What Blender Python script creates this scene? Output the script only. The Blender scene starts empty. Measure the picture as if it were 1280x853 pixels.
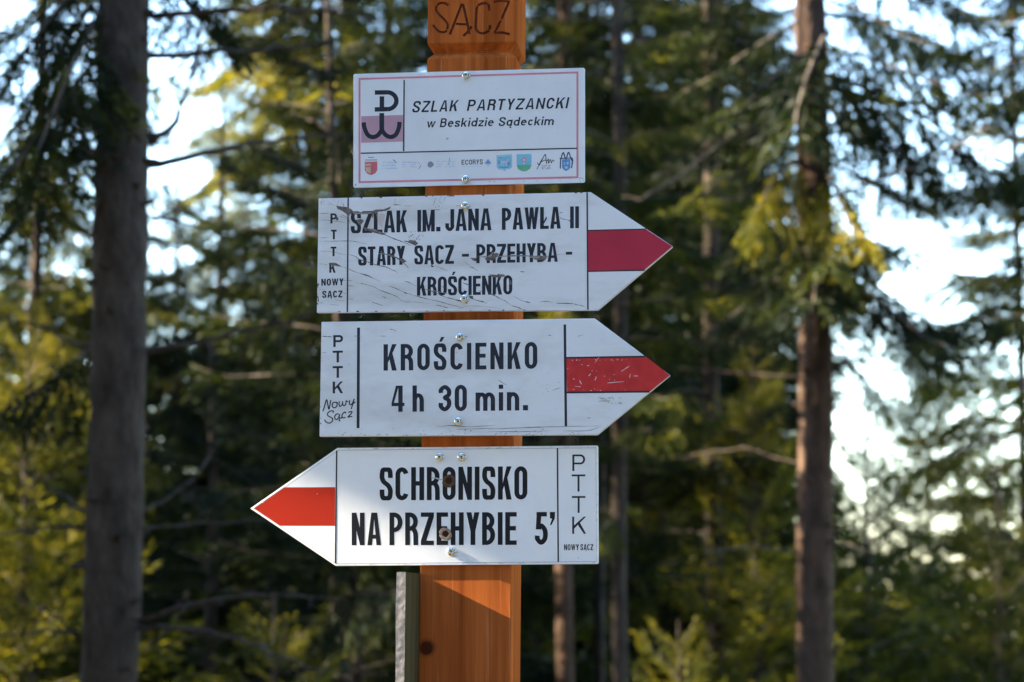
import bpy, bmesh, math, random
import numpy as np
from mathutils import Vector, Matrix
from mathutils.geometry import tessellate_polygon

sc = bpy.context.scene
R = math.radians
# ------------------------------------------------------------------ camera
FPX, CX, CY, HORIZON = 3010.0, 640.0, 426.5, 769.0      # photograph measured at 1280 px wide
PITCH = math.atan((HORIZON - CY) / FPX)
CAMZ = 1.70
cam = bpy.data.cameras.new('camera')
cam.sensor_width = 23.4
cam.lens = FPX * 23.4 / 1280
cam.clip_start, cam.clip_end = 0.05, 3000
cam.dof.use_dof = True
cam.dof.focus_distance = 3.41
cam.dof.aperture_fstop = 3.7
cam.dof.aperture_blades = 7
camo = bpy.data.objects.new('camera', cam)
camo.location = (0, 0, CAMZ)
camo.rotation_euler = (math.pi / 2 + PITCH, 0, 0)
sc.collection.objects.link(camo)
sc.camera = camo

# ------------------------------------------------------------------ sky, sun, exposure
YAW = R(6.2)                                             # how far the post is turned
U = Vector((math.cos(YAW), -math.sin(YAW), 0))           # along the signs, to the right
N = Vector((-math.sin(YAW), -math.cos(YAW), 0))          # out of the signs, towards the path
SUN_AZ = R(85.3)                                           # from the sign normal towards the left
SUN_EL = math.atan(0.49 * math.sin(SUN_AZ))
sh = N * math.cos(SUN_AZ) - U * math.sin(SUN_AZ)
SUN = Vector((sh.x * math.cos(SUN_EL), sh.y * math.cos(SUN_EL), math.sin(SUN_EL)))
world = bpy.data.worlds.new('World')
sc.world = world
world.use_nodes = True
wn = world.node_tree
sky = wn.nodes.new('ShaderNodeTexSky')
sky.sky_type = 'NISHITA'
sky.sun_disc = False
sky.sun_elevation = SUN_EL
sky.sun_rotation = math.atan2(SUN.x, SUN.y)
sky.altitude = 800
sky.ozone_density = 2.5
sky.air_density = 1.25
sky.dust_density = 0.5
wn.links.new(sky.outputs[0], wn.nodes['Background'].inputs[0])
wn.nodes['Background'].inputs[1].default_value = 0.15
sun = bpy.data.lights.new('sun', 'SUN')
sun.energy = 5.0
sun.angle = R(0.53)
sun.color = (1.0, 0.86, 0.64)
suno = bpy.data.objects.new('sun', sun)
suno.rotation_euler = (-SUN).to_track_quat('-Z', 'Y').to_euler()
suno.location = SUN * 60
sc.collection.objects.link(suno)
sc.view_settings.view_transform = 'Standard'
sc.view_settings.look = 'None'
sc.view_settings.exposure = 3.2
sc.view_settings.gamma = 1
sc.cycles.max_bounces = 8
sc.cycles.diffuse_bounces = 3
sc.cycles.transmission_bounces = 4
sc.cycles.use_denoising = True

# ------------------------------------------------------------------ helpers
def ray(x, y):
    xc, yc = (x - CX) / FPX, -(y - CY) / FPX
    cp, sp = math.cos(PITCH), math.sin(PITCH)
    return Vector((xc, cp - yc * sp, sp + yc * cp))
CAM = Vector((0, 0, CAMZ))
P0 = CAM + ray(640, 426.5) * 3.42                        # a point on the front face of the post
def on_front(x, y, off=0.0):
    """point of the photograph put on the vertical plane `off` metres in front of the post's face"""
    d = ray(x, y)
    q = P0 + N * off
    return CAM + d * ((q - CAM).dot(N) / d.dot(N))
def at(x, y, Y):
    d = ray(x, y)
    return CAM + d * (Y / d.y)
def uz(p):                                               # local coordinates of a point: along, up
    v = p - P0
    return v.dot(U), p.z
def wp(u, back, z):                                      # local to world: along, behind the face, height
    return Vector((P0.x, P0.y, 0)) + U * u - N * back + Vector((0, 0, z))

def link(name, me, parent=None, loc=None):
    o = bpy.data.objects.new(name, me)
    sc.collection.objects.link(o)
    if parent is not None:
        o.parent = parent
    if loc is not None:
        o.location = loc
    return o
def tag(o, label=None, cat=None, group=None, kind=None):
    if label: o['label'] = label
    if cat: o['category'] = cat
    if group: o['group'] = group
    if kind: o['kind'] = kind
    return o
def empty(name, loc, label, cat, group=None):
    o = bpy.data.objects.new(name, None)
    o.empty_display_size = 0.1
    sc.collection.objects.link(o)
    o.location = loc
    return tag(o, label, cat, group)
def np_mesh(name, verts, quads, mats, mi=None, smooth=False, tris=None):
    """verts (n,3); quads (m,4)"""
    me = bpy.data.meshes.new(name)
    verts = np.asarray(verts, dtype=np.float32)
    quads = np.asarray(quads, dtype=np.int32)
    me.vertices.add(len(verts)); me.vertices.foreach_set('co', verts.ravel())
    k = quads.shape[1]
    me.loops.add(len(quads) * k); me.loops.foreach_set('vertex_index', quads.ravel())
    me.polygons.add(len(quads))
    me.polygons.foreach_set('loop_start', np.arange(len(quads), dtype=np.int32) * k)
    for m in mats: me.materials.append(m)
    if mi is not None: me.polygons.foreach_set('material_index', np.asarray(mi, dtype=np.int32))
    if smooth: me.polygons.foreach_set('use_smooth', np.ones(len(quads), dtype=bool))
    me.update(calc_edges=True)
    me.validate()
    return me
def py_mesh(name, verts, faces, mat, origin=Vector((0, 0, 0)), bevel=0, smooth=False):
    me = bpy.data.meshes.new(name)
    bm = bmesh.new()
    vs = [bm.verts.new(Vector(v) - origin) for v in verts]
    for f in faces:
        try: bm.faces.new([vs[i] for i in f])
        except ValueError: pass
    bmesh.ops.recalc_face_normals(bm, faces=bm.faces)
    if bevel:
        bmesh.ops.bevel(bm, geom=bm.edges[:], offset=bevel, segments=2, profile=0.6, affect='EDGES')
    bm.to_mesh(me); bm.free()
    for m in (mat if isinstance(mat, (list, tuple)) else [mat]): me.materials.append(m)
    if smooth:
        for p in me.polygons: p.use_smooth = True
    return me
def tube_arrays(pts, radii, seg=8, jitter=0, rng=None):
    """rings along a polyline as (verts, quads)"""
    pts = [Vector(p) for p in pts]
    V, Q = [], []
    n = len(pts)
    ref = Vector((0, 0, 1))
    for i, p in enumerate(pts):
        t = (pts[min(i + 1, n - 1)] - pts[max(i - 1, 0)]).normalized()
        a = t.cross(ref if abs(t.z) < 0.9 else Vector((1, 0, 0))).normalized()
        b = t.cross(a)
        for k in range(seg):
            an = 2 * math.pi * k / seg
            r = radii[i] * (1 + (rng.uniform(-jitter, jitter) if jitter else 0))
            V.append(p + (a * math.cos(an) + b * math.sin(an)) * r)
    for i in range(n - 1):
        for k in range(seg):
            k2 = (k + 1) % seg
            Q.append((i * seg + k, i * seg + k2, (i + 1) * seg + k2, (i + 1) * seg + k))
    return V, Q

# ------------------------------------------------------------------ materials
def mat(name):
    m = bpy.data.materials.new(name)
    m.use_nodes = True
    nt = m.node_tree
    return m, nt, nt.nodes['Principled BSDF']
def node(nt, t, **kw):
    n = nt.nodes.new(t)
    for k, v in kw.items():
        if k.startswith('i_'): n.inputs[k[2:].replace('_', ' ')].default_value = v
        else: setattr(n, k, v)
    return n
def ramp(nt, src, stops):
    r = nt.nodes.new('ShaderNodeValToRGB')
    el = r.color_ramp.elements
    while len(el) < len(stops): el.new(0.5)
    for e, (p, c) in zip(el, stops):
        e.position = p
        e.color = (*c, 1) if len(c) == 3 else c
    nt.links.new(src, r.inputs[0])
    return r
def coords(nt, scale=(1, 1, 1), loc=(0, 0, 0), rot=(0, 0, 0)):
    tc = nt.nodes.new('ShaderNodeTexCoord')
    mp = nt.nodes.new('ShaderNodeMapping')
    mp.inputs['Scale'].default_value = scale
    mp.inputs['Location'].default_value = loc
    mp.inputs['Rotation'].default_value = rot
    nt.links.new(tc.outputs['Object'], mp.inputs[0])
    return mp.outputs[0]
def plain(name, col, rough=0.5, metal=0, var=0.12, scale=40, bump=0.0):
    m, nt, b = mat(name)
    no = node(nt, 'ShaderNodeTexNoise', i_Scale=scale, i_Detail=5.0, i_Roughness=0.6)
    nt.links.new(coords(nt), no.inputs['Vector'])
    lo = tuple(c * (1 - var) for c in col); hi = tuple(min(1, c * (1 + var)) for c in col)
    r = ramp(nt, no.outputs['Fac'], [(0.3, lo), (0.7, hi)])
    nt.links.new(r.outputs[0], b.inputs['Base Color'])
    b.inputs['Roughness'].default_value = rough
    b.inputs['Metallic'].default_value = metal
    if not metal: b.inputs['Specular IOR Level'].default_value = 0.18
    if bump:
        bp = node(nt, 'ShaderNodeBump', i_Strength=bump, i_Distance=0.002)
        nt.links.new(no.outputs['Fac'], bp.inputs['Height'])
        nt.links.new(bp.outputs[0], b.inputs['Normal'])
    return m
def paint(name, col, stain, rough, bump, streak):
    """old sign paint: faint stains running down, a little orange-peel and brush relief"""
    m, nt, b = mat(name)
    n1 = node(nt, 'ShaderNodeTexNoise', i_Scale=9.0, i_Detail=6.0, i_Roughness=0.65)
    nt.links.new(coords(nt, streak), n1.inputs['Vector'])
    n2 = node(nt, 'ShaderNodeTexNoise', i_Scale=160.0, i_Detail=3.0)
    nt.links.new(coords(nt), n2.inputs['Vector'])
    r = ramp(nt, n1.outputs['Fac'], [(0.30, stain), (0.52, col), (0.8, tuple(c * 1.03 for c in col))])
    nt.links.new(r.outputs[0], b.inputs['Base Color'])
    b.inputs['Roughness'].default_value = rough
    bp = node(nt, 'ShaderNodeBump', i_Strength=bump, i_Distance=0.0006)
    nt.links.new(n2.outputs['Fac'], bp.inputs['Height'])
    nt.links.new(bp.outputs[0], b.inputs['Normal'])
    return m
def wood(name, dark, light, rough=0.5, grain=1.0, knot=None):
    m, nt, b = mat(name)
    v = coords(nt, (26 * grain, 26 * grain, 1.1))
    n1 = node(nt, 'ShaderNodeTexNoise', i_Scale=1.6, i_Detail=7.0, i_Roughness=0.62, i_Distortion=0.8)
    nt.links.new(v, n1.inputs['Vector'])
    w = node(nt, 'ShaderNodeTexWave', wave_type='BANDS', bands_direction='X', i_Scale=2.2, i_Distortion=7.0, i_Detail=3.0)
    w.inputs['Detail Scale'].default_value = 0.6
    nt.links.new(coords(nt, (9 * grain, 9 * grain, 0.55)), w.inputs['Vector'])
    mx = node(nt, 'ShaderNodeMath', operation='MULTIPLY_ADD')
    mx.inputs[1].default_value = 0.05
    nt.links.new(w.outputs['Fac'], mx.inputs[0])
    mm = node(nt, 'ShaderNodeMath', operation='MULTIPLY')
    mm.inputs[1].default_value = 0.98
    nt.links.new(n1.outputs['Fac'], mm.inputs[0])
    nt.links.new(mm.outputs[0], mx.inputs[2])
    r = ramp(nt, mx.outputs[0], [(0.30, dark), (0.5, tuple((a + c) / 2 for a, c in zip(dark, light))), (0.70, light)])
    out = r.outputs[0]
    if knot:
        st = node(nt, 'ShaderNodeTexNoise', i_Scale=1.0, i_Detail=3.0, i_Roughness=0.5)
        nt.links.new(coords(nt, (330, 330, 4.5)), st.inputs['Vector'])
        sr = ramp(nt, st.outputs['Fac'], [(0.60, (0, 0, 0)), (0.72, (.55, .55, .55))])
        sm_ = node(nt, 'ShaderNodeMix', data_type='RGBA')
        nt.links.new(sr.outputs[0], sm_.inputs['Factor']); nt.links.new(out, sm_.inputs[6])
        sm_.inputs[7].default_value = (0.55, 0.24, 0.11, 1)
        out = sm_.outputs[2]
        ds = node(nt, 'ShaderNodeVectorMath', operation='DISTANCE')
        tc = nt.nodes.new('ShaderNodeTexCoord')
        nz = node(nt, 'ShaderNodeTexNoise', i_Scale=60.0, i_Detail=3.0)
        nt.links.new(tc.outputs['Object'], nz.inputs['Vector'])
        ad = node(nt, 'ShaderNodeVectorMath', operation='MULTIPLY_ADD')
        ad.inputs[1].default_value = (0.006, 0.006, 0.006)
        nt.links.new(nz.outputs['Color'], ad.inputs[0])
        nt.links.new(tc.outputs['Object'], ad.inputs[2])
        nt.links.new(ad.outputs[0], ds.inputs[0])
        ds.inputs[1].default_value = Vector(knot) + Vector((0.003, 0.003, 0.003))
        kr = ramp(nt, ds.outputs['Value'], [(0.0, (1, 1, 1)), (0.0095, (1, 1, 1)), (0.013, (0, 0, 0))])
        mixn = node(nt, 'ShaderNodeMix', data_type='RGBA')
        nt.links.new(kr.outputs[0], mixn.inputs['Factor'])
        nt.links.new(out, mixn.inputs[6])
        mixn.inputs[7].default_value = (0.075, 0.022, 0.010, 1)
        out = mixn.outputs[2]
    nt.links.new(out, b.inputs['Base Color'])
    b.inputs['Roughness'].default_value = rough
    b.inputs['Specular IOR Level'].default_value = 0.0
    bp = node(nt, 'ShaderNodeBump', i_Strength=0.35, i_Distance=0.0012)
    nt.links.new(mx.outputs[0], bp.inputs['Height'])
    nt.links.new(bp.outputs[0], b.inputs['Normal'])
    return m
def bark(name, dark, light):
    m, nt, b = mat(name)
    vo = node(nt, 'ShaderNodeTexVoronoi', i_Scale=1.0)
    nt.links.new(coords(nt, (34, 34, 17)), vo.inputs['Vector'])
    n1 = node(nt, 'ShaderNodeTexNoise', i_Scale=5.0, i_Detail=8.0, i_Roughness=0.7)
    nt.links.new(coords(nt, (2, 2, 1)), n1.inputs['Vector'])
    mm = node(nt, 'ShaderNodeMath', operation='MULTIPLY')
    nt.links.new(vo.outputs['Distance'], mm.inputs[0]); nt.links.new(n1.outputs['Fac'], mm.inputs[1])
    r = ramp(nt, n1.outputs['Fac'], [(0.32, dark), (0.52, tuple((a + c) / 2 for a, c in zip(dark, light))), (0.72, light)])
    nt.links.new(r.outputs[0], b.inputs['Base Color'])
    b.inputs['Roughness'].default_value = 0.9
    b.inputs['Specular IOR Level'].default_value = 0.04
    bp = node(nt, 'ShaderNodeBump', i_Strength=0.9, i_Distance=0.02)
    nt.links.new(mm.outputs[0], bp.inputs['Height'])
    nt.links.new(bp.outputs[0], b.inputs['Normal'])
    return m
def needles(name, dark, mid, light, trans):
    m, nt, b = mat(name)
    nt.nodes.remove(b)
    n1 = node(nt, 'ShaderNodeTexNoise', i_Scale=2.3, i_Detail=4.0, i_Roughness=0.7)
    nt.links.new(coords(nt), n1.inputs['Vector'])
    r = ramp(nt, n1.outputs['Fac'], [(0.30, dark), (0.50, mid), (0.68, light)])
    d = nt.nodes.new('ShaderNodeBsdfDiffuse')
    nt.links.new(r.outputs[0], d.inputs['Color'])
    t = nt.nodes.new('ShaderNodeBsdfTranslucent')
    hs = node(nt, 'ShaderNodeMix', data_type='RGBA', blend_type='MULTIPLY')
    hs.inputs['Factor'].default_value = 1
    nt.links.new(r.outputs[0], hs.inputs[6])
    hs.inputs[7].default_value = (1.0, 0.95, 0.45, 1)
    nt.links.new(hs.outputs[2], t.inputs['Color'])
    g = node(nt, 'ShaderNodeBsdfGlossy')
    g.inputs['Roughness'].default_value = 0.55
    g.inputs['Color'].default_value = (0.5, 0.5, 0.5, 1)
    m1 = nt.nodes.new('ShaderNodeMixShader'); m1.inputs[0].default_value = trans
    nt.links.new(d.outputs[0], m1.inputs[1]); nt.links.new(t.outputs[0], m1.inputs[2])
    m2 = nt.nodes.new('ShaderNodeMixShader'); m2.inputs[0].default_value = 0.015
    nt.links.new(m1.outputs[0], m2.inputs[1]); nt.links.new(g.outputs[0], m2.inputs[2])
    nt.links.new(m2.outputs[0], nt.nodes['Material Output'].inputs['Surface'])
    return m

M = {}
M['white_panel'] = paint('white_panel', (0.71, 0.745, 0.80), (0.66, 0.69, 0.74), 0.35, 0.05, (1, 1, 0.6))
M['white_old'] = paint('white_old', (0.70, 0.73, 0.78), (0.53, 0.54, 0.56), 0.5, 0.3, (0.5, 1, 2.2))
M['white_old_b'] = paint('white_old_b', (0.70, 0.735, 0.785), (0.56, 0.57, 0.60), 0.45, 0.15, (0.6, 1, 1.6))
M['white_new'] = paint('white_new', (0.78, 0.795, 0.825), (0.74, 0.75, 0.775), 0.28, 0.04, (1, 1, 1))
M['ink'] = plain('ink', (0.022, 0.028, 0.042), 0.45, var=0.25, scale=90)
M['ink_fresh'] = plain('ink_fresh', (0.012, 0.013, 0.018), 0.35, var=0.1)
M['grey_ink'] = plain('grey_ink', (0.25, 0.28, 0.36), 0.5)
M['pale_blue_ink'] = plain('pale_blue_ink', (0.50, 0.60, 0.76), 0.5)
M['blue_ink'] = plain('blue_ink', (0.13, 0.32, 0.62), 0.5)
M['cyan_ink'] = plain('cyan_ink', (0.22, 0.52, 0.68), 0.5)
M['navy_ink'] = plain('navy_ink', (0.04, 0.07, 0.16), 0.5)
M['green_ink'] = plain('green_ink', (0.14, 0.42, 0.26), 0.5)
M['gold_ink'] = plain('gold_ink', (0.55, 0.42, 0.30), 0.5)
M['crest_red'] = plain('crest_red', (0.55, 0.14, 0.17), 0.5)
M['pink_line'] = plain('pink_line', (0.62, 0.24, 0.32), 0.4)
M['pink_band'] = plain('pink_band', (0.47, 0.29, 0.37), 0.4, var=0.05)
M['red_a'] = plain('red_a', (0.42, 0.030, 0.062), 0.42, var=0.10, scale=14)
M['red_b'] = plain('red_b', (0.50, 0.034, 0.036), 0.45, var=0.16, scale=60)
M['red_c'] = plain('red_c', (0.40, 0.024, 0.010), 0.33, var=0.06, scale=14)
M['bare_wood'] = plain('bare_wood', (0.15, 0.132, 0.122), 0.85, var=0.55, scale=180, bump=0.4)
M['crack'] = plain('crack', (0.10, 0.10, 0.11), 0.9, var=0.5, scale=260)
M['chip_white'] = plain('chip_white', (0.60, 0.52, 0.52), 0.7)
M['worn'] = plain('worn', (0.27, 0.25, 0.245), 0.85, var=0.5, scale=220)
M['smudge'] = plain('smudge', (0.42, 0.42, 0.44), 0.7, var=0.3, scale=200)
M['zinc'] = plain('zinc', (0.74, 0.74, 0.72), 0.2, metal=1, var=0.1)
M['recess'] = plain('recess', (0.10, 0.095, 0.08), 0.6, metal=0.5)
M['rust'] = plain('rust', (0.10, 0.055, 0.035), 0.9, var=0.5, scale=300)
M['torn'] = plain('torn', (0.30, 0.22, 0.17), 0.7, var=0.4, scale=300)
M['hole'] = plain('hole', (0.035, 0.016, 0.010), 0.9)
M['grey_wood'] = plain('grey_wood', (0.22, 0.21, 0.21), 0.9, var=0.4, scale=120, bump=0.6)
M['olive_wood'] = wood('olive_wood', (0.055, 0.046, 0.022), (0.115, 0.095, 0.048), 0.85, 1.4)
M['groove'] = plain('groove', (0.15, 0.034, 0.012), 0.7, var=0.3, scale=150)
M['bark_dark'] = bark('bark_dark', (0.021, 0.016, 0.013), (0.082, 0.065, 0.052))
M['bark_red'] = bark('bark_red', (0.030, 0.019, 0.014), (0.115, 0.074, 0.052))
M['twig'] = plain('twig', (0.075, 0.060, 0.048), 0.9, var=0.4, scale=20)
M['needle_dark'] = needles('needle_dark', (0.004, 0.008, 0.004), (0.009, 0.015, 0.005), (0.042, 0.052, 0.009), 0.35)  # self-shadow among the needles is put into the low colour
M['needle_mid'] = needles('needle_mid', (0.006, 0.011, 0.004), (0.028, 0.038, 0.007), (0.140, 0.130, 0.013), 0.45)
M['needle_sunlit'] = needles('needle_sunlit', (0.020, 0.030, 0.007), (0.105, 0.104, 0.012), (0.25, 0.200, 0.022), 0.5)  # sunlit tone put into the colour, for boughs standing in sun

# ------------------------------------------------------------------ ground and far hill
def forest_floor():
    n = 90
    xs = np.linspace(-1, 1, n); xs = np.sign(xs) * np.abs(xs) ** 2.2 * 900
    ys = np.linspace(-1, 1, n); ys = np.sign(ys) * np.abs(ys) ** 2.2 * 900 + 10
    rng = np.random.default_rng(3)
    V = []
    for y in ys:
        for x in xs:
            near = max(0.0, y - 7)
            z = -0.05 * min(near, 45) + 0.09 * math.sin(x * 0.9 + 1) * math.cos(y * 0.7) * min(1, max(0, (math.hypot(x, y - 3) - 2) / 4))
            V.append((x, y, z))
    Q = [(j * n + i, j * n + i + 1, (j + 1) * n + i + 1, (j + 1) * n + i) for j in range(n - 1) for i in range(n - 1)]
    m, nt, b = mat('needle_litter')
    no = node(nt, 'ShaderNodeTexNoise', i_Scale=1.3, i_Detail=9.0, i_Roughness=0.7)
    nt.links.new(coords(nt), no.inputs['Vector'])
    r = ramp(nt, no.outputs['Fac'], [(0.3, (0.03, 0.022, 0.013)), (0.5, (0.075, 0.055, 0.03)), (0.62, (0.06, 0.075, 0.022)), (0.75, (0.10, 0.11, 0.04))])
    nt.links.new(r.outputs[0], b.inputs['Base Color'])
    b.inputs['Roughness'].default_value = 0.95
    bp = node(nt, 'ShaderNodeBump', i_Strength=0.8, i_Distance=0.05)
    nt.links.new(no.outputs['Fac'], bp.inputs['Height']); nt.links.new(bp.outputs[0], b.inputs['Normal'])
    o = link('ground', np_mesh('ground', V, Q, [m], smooth=True))
    tag(o, kind='structure')
forest_floor()
def gz(x, y):
    return -0.05 * min(max(0.0, y - 7), 45)

# ------------------------------------------------------------------ spruce boughs
def bough_template(seed, spacing, leaf, droop, hang):
    """unit-length bough along +x: leaf quads (n,4,3) and limb centre line"""
    rng = np.random.default_rng(seed)
    tt = np.linspace(0, 1, 9)
    ax = np.stack([tt, 0.05 * np.sin(tt * 3 + seed), 0.12 * tt - droop * tt ** 2 + 0.16 * tt ** 5], 1)
    Qs = []
    def sprig(p, d, ln, wd):
        d = d / np.linalg.norm(d)
        r = rng.normal(size=3); w = np.cross(d, r); w /= np.linalg.norm(w) + 1e-9
        Qs.append([p, p + d * ln * 0.45 + w * wd, p + d * ln, p + d * ln * 0.5 - w * wd])
    t = 0.10
    while t < 1.0:
        i = min(int(t * 8), 7); f = t * 8 - i
        p = ax[i] * (1 - f) + ax[i + 1] * f
        tang = ax[i + 1] - ax[i]; tang /= np.linalg.norm(tang)
        for sgn in (-1, 1):
            if rng.random() < 0.12: continue
            ln = (0.42 * (1 - t) ** 0.8 + 0.07) * rng.uniform(0.6, 1.15) * min(1, 0.45 + t * 2.2)
            d = tang * 0.75 + np.array([0, sgn * rng.uniform(0.6, 1.0), rng.uniform(-0.25, 0.12) - hang * rng.uniform(0.2, 1.0)])
            d /= np.linalg.norm(d)
            q = p.copy(); s = 0.0
            while s < ln:
                st = leaf * 0.62
                d2 = d + np.array([0, 0, -hang * 0.5 * s / max(ln, .05)])
                q = q + d2 / np.linalg.norm(d2) * st; s += st
                sprig(q, d2 + rng.normal(size=3) * 0.25, leaf * rng.uniform(0.8, 1.3), leaf * rng.uniform(0.08, 0.14))
                side = np.cross(d2, [0, 0, 1]) * rng.choice([-1, 1])
                if leaf < .08: sprig(q, d2 * 0.6 - side * 0.9 + rng.normal(size=3) * 0.25 + np.array([0, 0, -hang * 0.7]), leaf * rng.uniform(0.7, 1.2), leaf * rng.uniform(0.07, 0.13))
                sprig(q, d2 * 0.6 + side * 0.9 + rng.normal(size=3) * 0.25 + np.array([0, 0, -hang * 0.7]), leaf * rng.uniform(0.7, 1.2), leaf * rng.uniform(0.07, 0.13))
        sprig(p, tang + rng.normal(size=3) * 0.5, leaf, leaf * 0.2)
        t += spacing * rng.uniform(0.75, 1.25)
    return np.array(Qs), ax
FINE = [bough_template(s, 0.034, 0.062, dr, hg) for s, dr, hg in ((1, 0.22, 0.5), (2, 0.34, 0.9), (3, 0.15, 0.35), (4, 0.42, 1.1), (5, 0.28, 0.7))]
COARSE = [bough_template(s, 0.085, 0.115, dr, hg) for s, dr, hg in ((11, 0.22, 0.5), (12, 0.34, 0.9), (13, 0.15, 0.4), (14, 0.38, 1.0))]
SHORT = [bough_template(s, 0.075, 0.105, dr, hg) for s, dr, hg in ((21, 0.10, 0.15), (22, 0.05, 0.1), (23, 0.18, 0.3))]
SHADE = [bough_template(s, 0.12, 0.17, dr, hg) for s, dr, hg in ((31, 0.22, 0.5), (32, 0.3, 0.8), (33, 0.15, 0.4))]
def place(tmpl, L, az, pitch, roll, at_, wide=1.0):
    q, ax = tmpl
    ca, sa, cp, sp = math.cos(az), math.sin(az), math.cos(pitch), math.sin(pitch)
    Rz = np.array([[ca, -sa, 0], [sa, ca, 0], [0, 0, 1]])
    Ry = np.array([[cp, 0, -sp], [0, 1, 0], [sp, 0, cp]])
    Rx = np.array([[1, 0, 0], [0, math.cos(roll), -math.sin(roll)], [0, math.sin(roll), math.cos(roll)]])
    Mx = Rz @ Ry @ Rx
    sc_ = np.array([L, L * wide, L])
    return (q * sc_) @ Mx.T + at_, (ax * sc_) @ Mx.T + at_
def crown_arrays(rng, height, base, radius, tmpls, whorl=0.36, per=5, gap=0.1, top_coarse=None, az_keep=None, up=0.25, trunk_lean=(0, 0)):
    """boughs in whorls up the trunk; az_keep(az, z) -> probability"""
    Ls, limbs = [], []
    z = base
    while z < height - 0.15:
        f = (z - base) / max(height - base, .1)
        rr = radius * (1 - f) ** 0.75 * min(1.0, 0.72 + 1.6 * f) + 0.12
        tp = tmpls if (top_coarse is None or z < top_coarse) else COARSE
        a0 = rng.uniform(0, 6.28)
        for k in range(per):
            if rng.random() < gap: continue
            az = a0 + k * 6.283 / per + rng.uniform(-.35, .35)
            if az_keep is not None and rng.random() > az_keep(az % 6.283, z): continue
            L = rr * rng.uniform(0.62, 1.12)
            pit = up * (0.3 + f * 1.6) + rng.uniform(-.18, .15)
            zz = z + rng.uniform(-.12, .12)
            pos = np.array([trunk_lean[0] * zz, trunk_lean[1] * zz, zz])
            q, ax = place(tp[rng.integers(len(tp))], L, az, pit, rng.uniform(-.3, .3), pos)
            Ls.append(q); limbs.append((ax, L))
        z += whorl * rng.uniform(0.8, 1.2) * (1.0 if (top_coarse is None or z < top_coarse) else 1.5)
    return Ls, limbs
def limb_arrays(limbs, thick=0.009):
    V, Q = [], []
    for ax, L in limbs:
        pts = ax[::2]
        r0 = thick * L ** 0.8 + 0.004
        v, q = tube_arrays(pts, [r0 * (1 - 0.8 * i / (len(pts) - 1)) for i in range(len(pts))], 3)
        o = len(V); V += [tuple(p) for p in v]; Q += [tuple(i + o for i in f) for f in q]
    return np.array(V, dtype=np.float32).reshape(-1, 3), np.array(Q, dtype=np.int32).reshape(-1, 4)
def crown_mesh(name, Ls, limbs, leafmat, limbmat):
    leaf = np.concatenate(Ls).astype(np.float32)
    n = len(leaf)
    V = leaf.reshape(-1, 3)
    Q = np.arange(n * 4, dtype=np.int32).reshape(-1, 4)
    lv, lq = limb_arrays(limbs)
    mi = np.concatenate([np.zeros(n, np.int32), np.ones(len(lq), np.int32)])
    return np_mesh(name, np.concatenate([V, lv]), np.concatenate([Q, lq + len(V)]), [leafmat, limbmat], mi)
def trunk_mesh(name, height, r, seed, m, lean=(0, 0), seg=14, stubs=0, taper=0.75):
    rng = random.Random(seed)
    n = 26 if seg < 16 else 150
    pts, rad = [], []
    for i in range(n):
        t = i / (n - 1)
        z = -0.3 + (height + 0.3) * t
        pts.append((lean[0] * z + 0.012 * math.sin(z * 1.3 + seed), lean[1] * z + 0.012 * math.cos(z * 1.1 + seed), z))
        flare = 0.55 * math.exp(-max(z, 0) / 0.25) if z < 1.2 else 0
        rad.append(r * (1 - taper * t) * (1 + flare) * rng.uniform(0.97, 1.03) * (1 + (.035 * math.sin(z * 17 + seed) * math.sin(z * 5.3) if seg >= 16 else 0)))
    V, Q = tube_arrays(pts, rad, seg, 0.035, rng)
    for k in range(stubs):                                # dead knots and broken stubs on the stem
        z = rng.uniform(0.6, min(height * 0.6, 5.5)); a = rng.uniform(0, 6.28); rr = r * (1 - taper * z / height)
        d = Vector((math.cos(a), math.sin(a), rng.uniform(-.1, .4)))
        p = Vector((lean[0] * z, lean[1] * z, z)) + d * rr * 0.8
        v, q = tube_arrays([p, p + d * (rr * 0.25 + 0.01), p + d * (rr * 0.3 + rng.uniform(.01, .06))], [0.018, 0.013, 0.006], 5)
        o = len(V); V += v; Q += [tuple(i + o for i in f) for f in q]
    return np_mesh(name, [tuple(v) for v in V], Q, [m], smooth=True)
def px_lean(x_top, x_bot, Y):
    return (at(x_top, 0, Y).x - at(x_bot, 853, Y).x) / (at(x_top, 0, Y).z - at(x_bot, 853, Y).z)

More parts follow.
